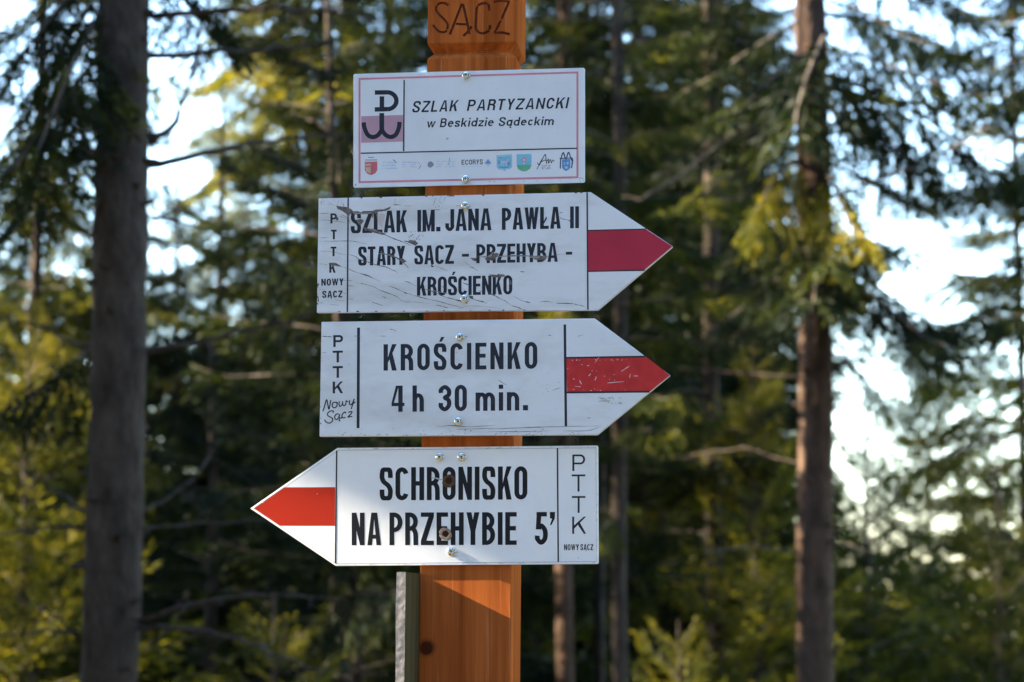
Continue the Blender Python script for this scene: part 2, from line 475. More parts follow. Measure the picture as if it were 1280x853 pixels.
def spruce(label, px, Y, height, base, radius, r, seed, leaf='needle_mid', barkm='bark_dark', per=5, whorl=0.36, gap=0.1,
           tmpls=None, lean=(0, 0), az_keep=None, group='spruces at the forest edge', name='spruce_tree', up=0.25, stubs=0, top_coarse=None, cat='tree'):
    x = at(px, 769, Y).x
    loc = Vector((x - lean[0] * (CAMZ - gz(x, Y)), Y, gz(x, Y)))
    t = empty(name, loc, label, cat, group)
    rng = np.random.default_rng(seed)
    link('trunk', trunk_mesh('trunk', height, r, seed, M[barkm], lean, stubs=stubs), t)
    Ls, limbs = crown_arrays(rng, height - 0.1, base, radius, tmpls or FINE, whorl, per, gap, top_coarse, az_keep, up, lean)
    link('crown', crown_mesh('crown', Ls, limbs, M[leaf], M['twig']), t)
    return t
def px_branch(tree, pts, Y, r0, r1, m, name='branch', dy=0.0, twigs=0, seed=0):
    """a bare branch of a tree: photograph points at the tree's own distance, drifting dy metres in depth"""
    rng = random.Random(seed)
    n = len(pts)
    W = [at(p[0], p[1], Y + dy * (i / (n - 1)) ** 1.2) for i, p in enumerate(pts)]
    fine = []
    for i in range(n - 1):
        for k in range(4):
            f = k / 4
            fine.append(W[i].lerp(W[i + 1], f) + Vector((rng.uniform(-.006, .006), rng.uniform(-.01, .01), rng.uniform(-.006, .006))))
    fine.append(W[-1])
    rad = [r0 + (r1 - r0) * i / (len(fine) - 1) for i in range(len(fine))]
    V, Q = tube_arrays(fine, rad, 7)
    for k in range(twigs):
        i = rng.randrange(len(fine) // 4, len(fine))
        d = Vector((rng.uniform(-1, 1), rng.uniform(-1, 1), rng.uniform(-.8, .5))) * rng.uniform(.08, .28)
        v, q = tube_arrays([fine[i], fine[i] + d * .5 + Vector((0, 0, .01)), fine[i] + d], [rad[i] * .5, rad[i] * .35, 0.0015], 4)
        o = len(V); V += v; Q += [tuple(j + o for j in f) for f in q]
    loc = tree.location
    return link(name, np_mesh(name, [tuple(v - loc) for v in V], Q, [M[m]], smooth=True), tree)
def px_bough(tree, p0, p1, Y, leaf, seed, tmpl, dy=0.0, wide=1.0, roll=0.0, name='bough'):
    """a green bough of a tree from p0 to p1 of the photograph"""
    a, b = at(*p0, Y), at(*p1, Y + dy)
    v = b - a
    L = v.length
    q, ax = tmpl
    # the template's own tip lies at (1, ~, z1): aim that at b
    z1 = ax[-1][2]
    az = math.atan2(v.y, v.x)
    pit = math.asin(max(-1, min(1, v.z / L))) - math.atan2(z1, 1)
    Lq, Lax = place(tmpl, L / math.hypot(1, z1), az, pit, roll, np.array(a) - np.array(tree.location), wide)
    me = crown_mesh(name, [Lq], [(Lax, L * 1.6)], M[leaf], M['twig'])
    return link(name, me, tree)

# ---- the big stem on the left, close behind the post
YA = 9.3
leanA = (px_lean(158, 132, YA), 0.0)
xA = at(133, 853, YA).x
zA = at(133, 853, YA).z
locA = Vector((xA - leanA[0] * (zA - gz(xA, YA)), YA, gz(xA, YA)))
treeA = empty('spruce_tree', locA, 'thick dark spruce stem with bare dead branches, in the shade left of the signs', 'tree', 'spruces at the forest edge')
link('trunk', trunk_mesh('trunk', 17, 0.118, 5, M['bark_dark'], leanA, 26, 60, 0.55), treeA)
for i, (pts, dy, r0, tw) in enumerate([
    ([(188, 20), (270, 14), (340, 10), (400, 14), (470, 24)], -0.6, .012, 4), ([(188, 70), (260, 66), (330, 62), (385, 56), (430, 50)], 0.4, .011, 3),
    ([(186, 178), (215, 160), (232, 120), (243, 80), (250, 40)], 0.3, .013, 3), ([(186, 206), (240, 196), (310, 181), (370, 172), (440, 170)], 0.5, .013, 3),
    ([(128, 200), (90, 196), (40, 207), (0, 214), (-40, 224)], -0.4, .015, 2), ([(130, 202), (105, 185), (80, 160), (62, 145)], 0.3, .012, 1),
    ([(122, 35), (90, 30), (50, 28), (0, 25)], 0.5, .008, 2), ([(124, 50), (80, 60), (30, 45), (0, 40)], -.3, .007, 2),
    ([(180, 440), (250, 428), (310, 412), (370, 398), (400, 392)], -0.3, .013, 4), ([(124, 446), (90, 428), (50, 408), (0, 394)], 0.4, .011, 3),
    ([(176, 640), (200, 630), (240, 600), (262, 570)], 0.4, .007, 2), ([(170, 662), (240, 656), (300, 651), (360, 650)], 0.3, .007, 3),
    ([(110, 662), (70, 658), (30, 664), (0, 668)], -.3, .009, 2), ([(104, 640), (86, 622), (60, 612)], .3, .007, 1),
    ([(168, 778), (220, 762), (290, 746), (350, 744), (430, 748)], -0.5, .012, 5), ([(166, 784), (230, 786), (290, 797), (340, 818), (400, 838)], -0.7, .011, 4),
    ([(100, 790), (60, 788), (20, 793), (-20, 795)], .2, .008, 2), ([(100, 800), (80, 780), (55, 762)], -.3, .007, 1),
    ([(178, 268), (210, 272), (250, 285), (300, 300)], .4, .007, 3)]):
    px_branch(treeA, pts, YA, r0 * (1.3 if i < 8 else .95), 0.004, 'bark_dark', dy=dy, twigs=tw + 2, seed=i)
for i, (p0, p1, dy, lf) in enumerate([((120, 60), (-30, 250), -.6, 'needle_dark'), ((122, 10), (20, 150), .5, 'needle_dark'), ((120, -60), (-10, 60), .3, 'needle_mid'),
                                      ((122, 430), (10, 520), .7, 'needle_dark'), ((188, -30), (300, 60), .8, 'needle_dark'), ((120, 120), (0, 300), .4, 'needle_dark'), ((122, 0), (60, 190), -.5, 'needle_mid'), ((120, -40), (-40, 120), -.3, 'needle_dark')]):
    px_bough(treeA, p0, p1, YA, lf, i, FINE[i % 5], dy)

# ---- the reddish stem on the right with its boughs
YB = 14.5
leanB = (px_lean(1014, 1021, YB), 0.0)
xB, zB = at(1021, 853, YB).x, at(1021, 853, YB).z
locB = Vector((xB - leanB[0] * (zB - gz(xB, YB)), YB, gz(xB, YB)))
treeB = empty('spruce_tree', locB, 'reddish sunlit spruce stem with dark hanging boughs, right of the arrow signs', 'tree', 'spruces at the forest edge')
link('trunk', trunk_mesh('trunk', 20, 0.118, 9, M['bark_red'], leanB, 22, 40, 0.6), treeB)
for i, (pts, dy, r0, tw, m) in enumerate([
    ([(1000, 148), (950, 160), (900, 182), (850, 218), (800, 250)], -.9, .016, 5, 'twig'), ([(1030, 108), (1090, 124), (1160, 132), (1230, 160), (1300, 190)], -.6, .028, 4, 'twig'),
    ([(1035, 250), (1090, 228), (1150, 205), (1200, 180), (1235, 158)], -1.2, .012, 5, 'twig'), ([(1005, 275), (990, 240), (965, 200), (950, 180)], -1.0, .011, 2, 'twig'),
    ([(1035, 540), (1060, 536), (1090, 530)], -.3, .010, 1, 'twig'), ([(1000, 470), (930, 468), (850, 460)], .5, .010, 3, 'bark_dark'),
    ([(1000, 690), (940, 684), (880, 690)], -.4, .008, 2, 'twig'), ([(1000, 580), (930, 560), (860, 570)], .6, .008, 2, 'bark_dark'), ([(1038, 684), (1062, 680), (1090, 690)], -.3, .008, 1, 'twig')]):
    px_branch(treeB, pts, YB, r0, 0.004, m, dy=dy, twigs=tw, seed=40 + i)
for i, (p0, p1, dy, lf, wd) in enumerate([
    ((1025, 90), (1290, 215), -.6, 'needle_dark', 1.0), ((1025, 105), (1180, 215), .5, 'needle_dark', 1.0), ((1025, 320), (1215, 420), -.5, 'needle_dark', .9),
    ((1030, 350), (1190, 470), .4, 'needle_dark', .9), ((1030, 300), (1130, 300), -1.0, 'needle_dark', 1.0), ((1020, 215), (1095, 300), -1.2, 'needle_sunlit', .75),
    ((1010, 200), (930, 275), -1.1, 'needle_sunlit', .6), ((1015, 260), (1045, 330), -1.3, 'needle_mid', .7), ((1005, 120), (830, 200), -.4, 'needle_dark', 1.0),
    ((1005, 20), (850, 120), .5, 'needle_dark', 1.0), ((1030, 0), (1180, 60), -.6, 'needle_dark', 1.0), ((1005, 330), (880, 420), .3, 'needle_dark', 1.0),
    ((1030, -80), (1260, 40), .4, 'needle_dark', 1.0), ((1030, 200), (1160, 260), .7, 'needle_dark', .9), ((1028, 60), (1250, 120), -.8, 'needle_dark', 1.1), ((1028, 130), (1230, 260), -.3, 'needle_dark', 1.1), ((1030, 20), (1290, 110), .2, 'needle_dark', 1.1), ((1030, 340), (1210, 440), -.9, 'needle_dark', 1.0), ((1010, 60), (900, 150), -.8, 'needle_dark', 1.0), ((1020, 280), (1000, 380), -1.3, 'needle_dark', 1.0), ((1020, 40), (1010, 160), -1.3, 'needle_dark', 1.0), ((1035, 440), (1120, 520), .5, 'needle_dark', .8), ((1005, 260), (900, 330), .6, 'needle_dark', .9)]):
    px_bough(treeB, p0, p1, YB, lf, i, FINE[(i * 2 + 1) % 5], dy, wd)

# ---- further trees, each its own crown
KL = lambda z0: (lambda az, z: 1.0 if z > z0 else 0.35)
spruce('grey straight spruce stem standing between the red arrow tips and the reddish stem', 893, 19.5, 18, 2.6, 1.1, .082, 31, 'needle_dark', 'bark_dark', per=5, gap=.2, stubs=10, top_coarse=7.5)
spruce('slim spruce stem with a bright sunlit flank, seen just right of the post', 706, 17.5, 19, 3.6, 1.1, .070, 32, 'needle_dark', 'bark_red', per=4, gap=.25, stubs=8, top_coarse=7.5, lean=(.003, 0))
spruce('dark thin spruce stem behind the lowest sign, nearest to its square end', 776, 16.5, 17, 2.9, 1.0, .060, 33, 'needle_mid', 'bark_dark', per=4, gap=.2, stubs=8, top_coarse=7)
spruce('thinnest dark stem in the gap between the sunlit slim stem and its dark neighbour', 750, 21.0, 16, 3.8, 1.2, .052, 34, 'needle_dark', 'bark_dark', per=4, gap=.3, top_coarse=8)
tY = spruce('sunlit yellow-green spruce with thin stem in the sky gap left of the signs', 331, 33.0, 15, 3.6, 1.5, .060, 35, 'needle_sunlit', 'bark_red', per=4, whorl=.5, gap=.3, tmpls=FINE, top_coarse=12)
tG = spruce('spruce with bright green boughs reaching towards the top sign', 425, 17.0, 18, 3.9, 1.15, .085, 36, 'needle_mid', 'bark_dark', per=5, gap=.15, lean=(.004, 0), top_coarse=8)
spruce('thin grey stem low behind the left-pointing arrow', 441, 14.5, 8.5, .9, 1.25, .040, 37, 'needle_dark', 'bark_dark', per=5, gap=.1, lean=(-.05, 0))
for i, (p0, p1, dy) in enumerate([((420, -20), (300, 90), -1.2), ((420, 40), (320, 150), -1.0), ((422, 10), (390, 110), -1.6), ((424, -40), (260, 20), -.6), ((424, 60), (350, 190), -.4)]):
    px_bough(tG, p0, p1, 17.0, 'needle_sunlit' if i < 4 else 'needle_mid', i, FINE[(i + 2) % 5], dy, 1.2)
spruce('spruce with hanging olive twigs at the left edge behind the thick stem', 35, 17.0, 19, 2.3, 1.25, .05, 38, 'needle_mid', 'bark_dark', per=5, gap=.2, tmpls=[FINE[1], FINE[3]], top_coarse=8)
tO = spruce('orange-lit spruce with level boughs against the sky at the right edge', 1283, 25.0, 17, 1.2, 1.15, .055, 39, 'needle_sunlit', 'bark_red', per=5, whorl=.46, gap=.15, tmpls=[FINE[2], FINE[0]], up=.1, top_coarse=10)
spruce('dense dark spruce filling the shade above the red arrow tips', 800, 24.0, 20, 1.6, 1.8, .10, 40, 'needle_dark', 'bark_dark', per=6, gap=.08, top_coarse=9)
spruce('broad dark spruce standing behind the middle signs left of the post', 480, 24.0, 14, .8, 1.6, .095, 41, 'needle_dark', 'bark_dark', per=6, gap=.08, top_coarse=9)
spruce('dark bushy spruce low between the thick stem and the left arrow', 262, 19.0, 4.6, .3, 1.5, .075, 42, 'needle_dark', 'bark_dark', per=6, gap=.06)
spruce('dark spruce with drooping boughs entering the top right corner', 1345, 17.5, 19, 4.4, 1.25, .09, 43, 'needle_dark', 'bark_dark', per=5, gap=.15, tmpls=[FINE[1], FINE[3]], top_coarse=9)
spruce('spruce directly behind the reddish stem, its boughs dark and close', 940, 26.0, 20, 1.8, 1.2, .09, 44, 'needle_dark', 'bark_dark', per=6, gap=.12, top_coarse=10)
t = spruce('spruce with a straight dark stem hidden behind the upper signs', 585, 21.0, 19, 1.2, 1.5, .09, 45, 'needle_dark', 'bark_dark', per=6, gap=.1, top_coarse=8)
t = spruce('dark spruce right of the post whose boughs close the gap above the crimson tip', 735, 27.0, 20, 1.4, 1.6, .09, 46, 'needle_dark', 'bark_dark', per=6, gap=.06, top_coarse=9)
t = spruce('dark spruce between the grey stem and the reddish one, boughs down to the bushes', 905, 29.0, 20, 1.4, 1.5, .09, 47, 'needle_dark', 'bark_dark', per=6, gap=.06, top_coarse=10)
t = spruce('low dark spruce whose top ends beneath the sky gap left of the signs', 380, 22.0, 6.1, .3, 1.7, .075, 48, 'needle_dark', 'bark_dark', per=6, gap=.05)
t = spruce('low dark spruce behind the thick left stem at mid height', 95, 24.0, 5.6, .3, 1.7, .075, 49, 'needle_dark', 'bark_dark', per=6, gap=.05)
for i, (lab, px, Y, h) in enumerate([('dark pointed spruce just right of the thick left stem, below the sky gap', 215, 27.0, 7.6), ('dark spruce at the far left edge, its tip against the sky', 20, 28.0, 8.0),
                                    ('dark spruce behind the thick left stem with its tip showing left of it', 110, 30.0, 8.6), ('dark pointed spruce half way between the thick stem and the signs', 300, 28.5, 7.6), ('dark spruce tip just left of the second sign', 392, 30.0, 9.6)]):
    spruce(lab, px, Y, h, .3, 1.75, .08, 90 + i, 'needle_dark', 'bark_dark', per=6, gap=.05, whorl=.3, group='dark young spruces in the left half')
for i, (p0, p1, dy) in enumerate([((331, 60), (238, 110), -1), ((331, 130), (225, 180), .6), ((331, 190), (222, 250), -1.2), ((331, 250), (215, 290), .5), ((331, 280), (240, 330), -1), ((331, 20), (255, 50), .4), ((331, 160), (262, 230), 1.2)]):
    px_bough(tY, p0, p1, 33.0, 'needle_sunlit', i, FINE[i % 5], dy, 1.3)
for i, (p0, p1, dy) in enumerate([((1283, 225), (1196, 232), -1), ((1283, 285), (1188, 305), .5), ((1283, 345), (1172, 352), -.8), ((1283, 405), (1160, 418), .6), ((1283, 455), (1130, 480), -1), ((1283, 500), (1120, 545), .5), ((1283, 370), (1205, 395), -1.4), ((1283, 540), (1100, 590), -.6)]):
    px_bough(tO, p0, p1, 25.0, 'needle_sunlit' if i % 3 else 'needle_mid', i, FINE[(i * 2) % 5], dy, 1.2)
# ---- young spruces under the tall ones
YG = 'young spruces under the tall trees'
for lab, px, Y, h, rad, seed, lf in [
    ('young spruce with bright lit tips at the lower left edge', 30, 15.0, 3.9, 1.25, 51, 'needle_sunlit'),
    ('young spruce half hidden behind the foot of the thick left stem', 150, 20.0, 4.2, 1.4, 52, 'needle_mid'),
    ('young spruce with yellow tips below the left arrow tip', 345, 13.5, 1.95, .85, 53, 'needle_sunlit'),
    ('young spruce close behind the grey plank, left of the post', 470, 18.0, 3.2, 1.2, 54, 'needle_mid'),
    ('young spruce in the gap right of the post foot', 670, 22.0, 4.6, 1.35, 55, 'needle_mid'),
    ('bright young spruce between the dark stems right of the lowest sign', 830, 24.0, 5.2, 1.35, 56, 'needle_sunlit'),
    ('lit young spruce between the grey stem and the reddish stem', 945, 19.0, 4.3, 1.25, 57, 'needle_sunlit'),
    ('low young spruce at the foot of the grey stem', 850, 15.5, 1.85, .8, 58, 'needle_sunlit'),
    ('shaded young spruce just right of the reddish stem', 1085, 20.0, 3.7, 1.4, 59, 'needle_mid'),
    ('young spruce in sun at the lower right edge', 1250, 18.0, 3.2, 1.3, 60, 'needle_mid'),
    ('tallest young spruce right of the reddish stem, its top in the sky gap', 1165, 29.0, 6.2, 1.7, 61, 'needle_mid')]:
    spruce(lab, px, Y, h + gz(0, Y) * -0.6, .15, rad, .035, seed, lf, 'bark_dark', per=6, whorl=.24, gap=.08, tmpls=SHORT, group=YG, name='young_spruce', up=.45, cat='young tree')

# ---- the wood beyond, plus unseen trees added for shade at the sides, one mass
def wood_and_shade_trees():
    rng = np.random.default_rng(77)
    protos = []
    for s in range(3):
        r2 = np.random.default_rng(200 + s)
        Ls, limbs = crown_arrays(r2, 1.0 * 14, 1.0, 2.3, COARSE, 0.62, 5, .12, None, None, .2)
        protos.append(np.concatenate(Ls))
    dense = []
    for s in range(2):
        r2 = np.random.default_rng(250 + s)
        Ls, limbs = crown_arrays(r2, 14.0, .8, 2.3, SHADE, 0.46, 7, .06, None, None, .2)
        dense.append(np.concatenate(Ls))
    low = []
    for s in range(2):
        r2 = np.random.default_rng(300 + s)
        Ls, limbs = crown_arrays(r2, 5.0, .1, 1.7, SHORT, .32, 6, .08, None, None, .35)
        low.append(np.concatenate(Ls))
    Ls, TV, TQ, near = [], [], [], []
    nv = 0
    def put(p, x, y, s, sx, cut=0, dark=0):
        nonlocal nv
        a = rng.uniform(0, 6.28); c, d = math.cos(a), math.sin(a)
        q = p @ np.array([[c, -d, 0], [d, c, 0], [0, 0, 1]]).T * np.array([s * sx, s * sx, s]) + np.array([x, y, gz(x, y)])
        if 0 < cut < 9: q = q[(q[..., 2] + math.tan(SUN_EL) * 1.0 * q[..., 0]).min(axis=1) > cut]    # added shade trees: foliage cut along the sun line so low sun reaches the post
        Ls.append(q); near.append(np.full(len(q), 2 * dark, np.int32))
        h = p[..., 2].max() * s
        v, qq = tube_arrays([(x, y, gz(x, y) - .2), (x, y, gz(x, y) + h * .5), (x, y, gz(x, y) + h)], [.014 * h, .009 * h, .01], 6)
        TV.extend(tuple(k) for k in v); TQ.extend(tuple(i + nv for i in f) for f in qq); nv += len(v)
    for px, Y, s in TALL: put(protos[rng.integers(3)], at(px, 769, Y).x, Y, s, rng.uniform(.85, 1.1))
    for px, Y, s in LOW:
        if 1040 < px < 1240: s = min(s, 1.1)
        elif px < 460: s = 1.6 + .15 * (int(px) % 4)
        put(low[rng.integers(2)], at(px, 769, Y).x, Y, s, rng.uniform(.9, 1.2))
    for x, y, s, cut in SHADE_TREES: put(protos[rng.integers(3)] if cut == 0 else dense[rng.integers(2)], x, y, s, rng.uniform(.9, 1.1), cut, 1)
    leaf = np.concatenate(Ls).astype(np.float32); n = len(leaf)
    V = np.concatenate([leaf.reshape(-1, 3), np.array(TV, dtype=np.float32)])
    Q = np.concatenate([np.arange(n * 4, dtype=np.int32).reshape(-1, 4), np.array(TQ, dtype=np.int32) + n * 4])
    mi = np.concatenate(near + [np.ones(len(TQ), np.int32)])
    o = link('wood_and_shade_trees', np_mesh('wood_and_shade_trees', V, Q, [M['needle_mid'], M['bark_dark'], M['needle_dark']], mi))
    tag(o, 'mass of spruce wood in broken sunlight far behind the single trees, with unseen shade trees added', 'wood', kind='stuff')
TALL = [(560, 38, 1.0), (650, 44, 1.15), (760, 36, 1.05), (880, 42, 1.2), (960, 36, 1.0), (500, 48, 1.1), (-170, 30, 1.0), (1490, 36, 1.1), (700, 55, 1.3), (820, 58, 1.3), (600, 60, 1.3), (930, 60, 1.3)]
LOW = [(x + (i % 3) * 14 - 14, 34 + (i * 7) % 16, 1.0 + .18 * ((i * 5) % 4)) for i, x in enumerate(range(-80, 1400, 62))] + \
      [(x, 26 + (i * 5) % 6, .72 + .08 * ((i * 3) % 4)) for i, x in enumerate(range(-60, 1380, 110))]
SHADE_TREES = [(-20, 34, 1.1, 0), (-15.5, 39, 1.1, 9), (-16.5, 43.5, 1.15, 9), (-17.5, 48, 1.2, 9), (-18.5, 53, 1.25, 9), (-20, 58, 1.3, 9), (-8, 8.5, .8, 9), (-6.8, 9.7, .75, 9), (-10, 9.4, .85, 9), (-11, 8.2, .9, 9),  # unseen trees, added to shade signs and forest and dim the sky light
        (-9.5, 11.8, .85, 9), (-10.2, 14.2, .78, 9), (-9.4, 16.6, .62, 9), (-10.4, 19, 1.0, 9), (-9.8, 21.6, 1.2, 9), (-11, 24.4, 1.25, 9), (-11.5, 27.4, 1.25, 9), (-8.6, 20.3, .9, 9), (-10, 26, 1.1, 9),
        (-14, 13, .8, 0), (-14.5, 18, .75, 0), (-15, 23, 1.1, 0), (-15, 28, 1.1, 0), (-14, 10.5, 1.0, 0),
        (-4.9, 4.75, 1.15, 1.735), (-5.6, 2.3, 1.2, 1.735), (-6.2, 4.4, 1.3, 1.735), (-8.5, 2.5, 1.5, 1.735), (-9.6, 4.3, 1.5, 1.735), (-13, 2.4, 1.6, 1.735), (-12.4, 4.2, 1.6, 1.735), (-15.5, 2.2, 1.6, 1.735), (-18, 2.3, 1.7, 1.735), (-7.4, 4.6, 1.3, 1.735), (-18.6, 4.4, 1.7, 1.735)] + \
       [(-22 + 3.1 * i + (i * 7 % 5) * .4, -7.5 - (i * 3 % 4) * 1.3, 1.45 + .1 * (i % 3), 0) for i in range(15)] + \
       [(-21 + 3.6 * i, -13 - (i * 3 % 4), 1.75, 0) for i in range(13)] + \
       [(10 + (i % 2) * 2, -6 + 3.0 * i, 1.5, 0) for i in range(7)] + [(-14, -5, 1.4, 0), (-17, -3, 1.4, 0)]
wood_and_shade_trees()

# ------------------------------------------------------------------ the post
def lerp(a, b, t): return a + (b - a) * t
POST = empty('signpost', wp(uz(on_front(582, 853))[0], 0.064, 0.0), 'square orange-stained timber post with a carved head, carrying the trail signs', 'post')
def post_u(z, side):
    y = 769 - (z - CAMZ) / (on_front(640, 700).z - on_front(640, 710).z) * 10
    # edges of the front face measured on the photograph
    xl = lerp(523.4, 534.3, (853 - y) / 823); xr = lerp(638.0, 645.4, (853 - y) / 823)
    return uz(on_front(xl if side < 0 else xr, min(y, 2000)))[0]
zof = lambda y, x=590: on_front(x, y).z
DEPTH = 0.128
def post_solid(name, levels, m, bevel):
    V, F = [], []
    for z, g in levels:
        ul, ur = post_u(z, -1) + g, post_u(z, 1) - g
        for u, b in ((ul, g), (ur, g), (ur, DEPTH - g), (ul, DEPTH - g)):
            V.append(wp(u, b, z))
    n = len(levels)
    for i in range(n - 1):
        for k in range(4):
            k2 = (k + 1) % 4
            F.append((i * 4 + k, i * 4 + k2, (i + 1) * 4 + k2, (i + 1) * 4 + k))
    F.append((3, 2, 1, 0)); F.append(tuple((n - 1) * 4 + k for k in range(4)))
    return py_mesh(name, V, F, m, POST.location, bevel)
zb = zof(53.3)
G = 0.010
kz = on_front(533, 810)
knot = tuple(kz - POST.location)
M['post_wood'] = wood('post_wood', (0.23, 0.053, 0.012), (0.53, 0.145, 0.034), 0.6, 1.0, knot)
shaft = link('shaft', post_solid('shaft', [(-0.4, 0), (zb - 0.0225, 0), (zb - 0.0125, G), (zb - 0.011, G), (zb, 0), (zb + 0.36, 0), (zb + 0.42, 0.045)], M['post_wood'], 0.0016), POST)

# ------------------------------------------------------------------ lettering: every glyph drawn as strokes
def stroke(pts, s, t, closed=False):
    """band around a centre line drawn with an elliptical pen s wide and t high -> list of quads"""
    n = len(pts); L, Rr = [], []
    for i in range(n):
        if closed: a, b = pts[(i - 1) % n], pts[(i + 1) % n]
        else: a, b = pts[max(i - 1, 0)], pts[min(i + 1, n - 1)]
        tx, ty = b[0] - a[0], b[1] - a[1]; l = math.hypot(tx, ty) or 1
        nx, ny = -ty / l, tx / l
        hw = math.sqrt((s / 2 * nx) ** 2 + (t / 2 * ny) ** 2)
        L.append((pts[i][0] + nx * hw, pts[i][1] + ny * hw)); Rr.append((pts[i][0] - nx * hw, pts[i][1] - ny * hw))
    out = []
    for i in range(n if closed else n - 1):
        j = (i + 1) % n
        out.append([L[i], L[j], Rr[j], Rr[i]])
    return out
def spline(P, k=7):
    out = []
    for i in range(len(P) - 1):
        p0, p1, p2, p3 = P[max(i - 1, 0)], P[i], P[i + 1], P[min(i + 2, len(P) - 1)]
        for j in range(k):
            u = j / k
            out.append(tuple(0.5 * (2 * p1[d] + (p2[d] - p0[d]) * u + (2 * p0[d] - 5 * p1[d] + 4 * p2[d] - p3[d]) * u * u + (3 * p1[d] - p0[d] - 3 * p2[d] + p3[d]) * u ** 3) for d in (0, 1)))
    out.append(P[-1])
    return out
def earc(cx, cy, rx, ry, a0, a1, n=12):
    return [(cx + rx * math.cos(R(a0 + (a1 - a0) * i / n)), cy + ry * math.sin(R(a0 + (a1 - a0) * i / n))) for i in range(n + 1)]
def rect(x0, y0, x1, y1): return [(x0, y0), (x1, y0), (x1, y1), (x0, y1)]
def para(xa, ya, xb, yb, s): return [(xa, ya), (xa + s, ya), (xb + s, yb), (xb, yb)]
def glyph(c, w, h, s, t):
    a, b = s / 2, t / 2
    ry = min(h * .5 - b, max((w - s) * .62, (w - s) * .5))     # end curves of round letters
    rx = (w - s) / 2
    O = lambda hh=h, y0=0: earc(w / 2, y0 + hh - b - ry, rx, ry, 0, 180) + earc(w / 2, y0 + b + ry, rx, ry, 180, 360)
    if c in 'Oo0': 
        ry = min(ry, h * .5 - b)
        return stroke(O(), s, t, True)
    if c == 'I' or c == 'l': return [rect(0, 0, w, h)]
    if c == 'C' : return stroke(earc(w / 2, h - b - ry, rx, ry, 10, 180) + earc(w / 2, b + ry, rx, ry, 180, 350), s, t)
    if c in 'SŚ':
        P = [(w - a, h * .68), (w - a, h * .80), (w * .74, h - b * 1.15), (w * .5, h - b), (w * .26, h - b * 1.15), (a, h * .80), (a * 1.05, h * .67), (w * .34, h * .555), (w * .64, h * .455), (w - a * 1.05, h * .33), (w - a, h * .2), (w * .74, b * 1.15), (w * .5, b), (w * .26, b * 1.15), (a, h * .2), (a, h * .33)]
        g = stroke(spline(P), s, t)
        if c == 'Ś': g.append([(w * .42, h * 1.06), (w * .62, h * 1.06), (w * .86, h * 1.24), (w * .58, h * 1.24)])
        return g
    if c == 'Z': return [rect(0, h - t, w, h), rect(0, 0, w, t), [(0, t), (s * 1.15, t), (w, h - t), (w - s * 1.15, h - t)]]
    if c in 'LŁ':
        g = [rect(0, 0, s, h), rect(s, 0, w, t)]
        if c == 'Ł': g.append([(s * .9, h * .33), (s * .9, h * .21), (w * .78, h * .46), (w * .72, h * .58)])
        return g
    if c in 'AĄ':
        k = s * .98
        g = [[(0, 0), (k, 0), (w / 2 + k * .12, h), (w / 2 - k * .62, h)], [(w - k, 0), (w, 0), (w / 2 + k * .62, h), (w / 2 - k * .12, h)], rect(w * .25, h * .2, w * .75, h * .2 + t * .9)]
        if c == 'Ą': g += stroke(spline([(w - k * .5, 0), (w - k * .75, -h * .07), (w - k * .55, -h * .13), (w - k * .1, -h * .12)]), s * .38, t * .38)
        return g
    if c == 'K': return [rect(0, 0, s, h), [(s * .9, h * .36), (w - s * 1.12, h), (w, h), (s * .9, h * .36 + (h * .18))][0:4] if False else [(s, h * .30), (s, h * .50), (w - s * 1.05, h), (w, h)], [(w * .42, h * .50), (w - s * 1.08, 0), (w, 0), (w * .42 + s * .72, h * .70)]]
    if c == 'M': return [rect(0, 0, s, h), rect(w - s, 0, w, h), [(s, h), (s * .2, h), (w / 2 - s * .25, h * .02), (w / 2 + s * .25, h * .02)], [(w - s * .2, h), (w - s, h), (w / 2 - s * .25, h * .02), (w / 2 + s * .25, h * .02)]]
    if c == 'N': return [rect(0, 0, s, h), rect(w - s, 0, w, h), [(s * .1, h), (s * .95, h), (w - s * .1, 0), (w - s * .95, 0)]]
    if c == 'J': return [rect(w - s, h * .26, w, h)] + stroke(spline([(w - a, h * .28), (w - a, h * .18), (w * .5, b), (a, h * .18), (a, h * .36)]), s, t)
    if c in 'PRB':
        m_ = h * (.40 if c == 'P' else .44 if c == 'R' else .47)
        r2 = min(rx, (h - m_) * .5 - b * .2)
        def bowl(y0, y1, ww):
            yc, rr = (y0 + y1) / 2, (y1 - y0 - t) / 2
            x1 = max(ww - a - rr * .9, s)
            return stroke([(s * .8, y1 - b), (x1, y1 - b)] + earc(x1, yc, ww - a - x1, rr, 84, -84, 12) + [(x1, y0 + b), (s * .8, y0 + b)], s, t)
        g = [rect(0, 0, s, h)]
        if c == 'P': g += bowl(m_, h, w)
        if c == 'R':
            g += bowl(m_, h, w * .98)
            g += stroke(spline([(w * .62, m_ + b), (w - a * 1.25, m_ - h * .05), (w - a * 1.05, m_ - h * .16), (w - a * 1.02, h * .14), (w - a, 0)]), s, t)
        if c == 'B': g += bowl(m_, h, w * .95) + bowl(0, m_ + t, w)
        return g
    if c == 'T': return [rect(0, h - t, w, h), rect(w / 2 - a, 0, w / 2 + a, h - t)]
    if c == 'Y': return [[(0, h), (s * 1.05, h), (w / 2 + a, h * .42), (w / 2 - a, h * .42)], [(w - s * 1.05, h), (w, h), (w / 2 + a, h * .42), (w / 2 - a, h * .42)], rect(w / 2 - a, 0, w / 2 + a, h * .42)]
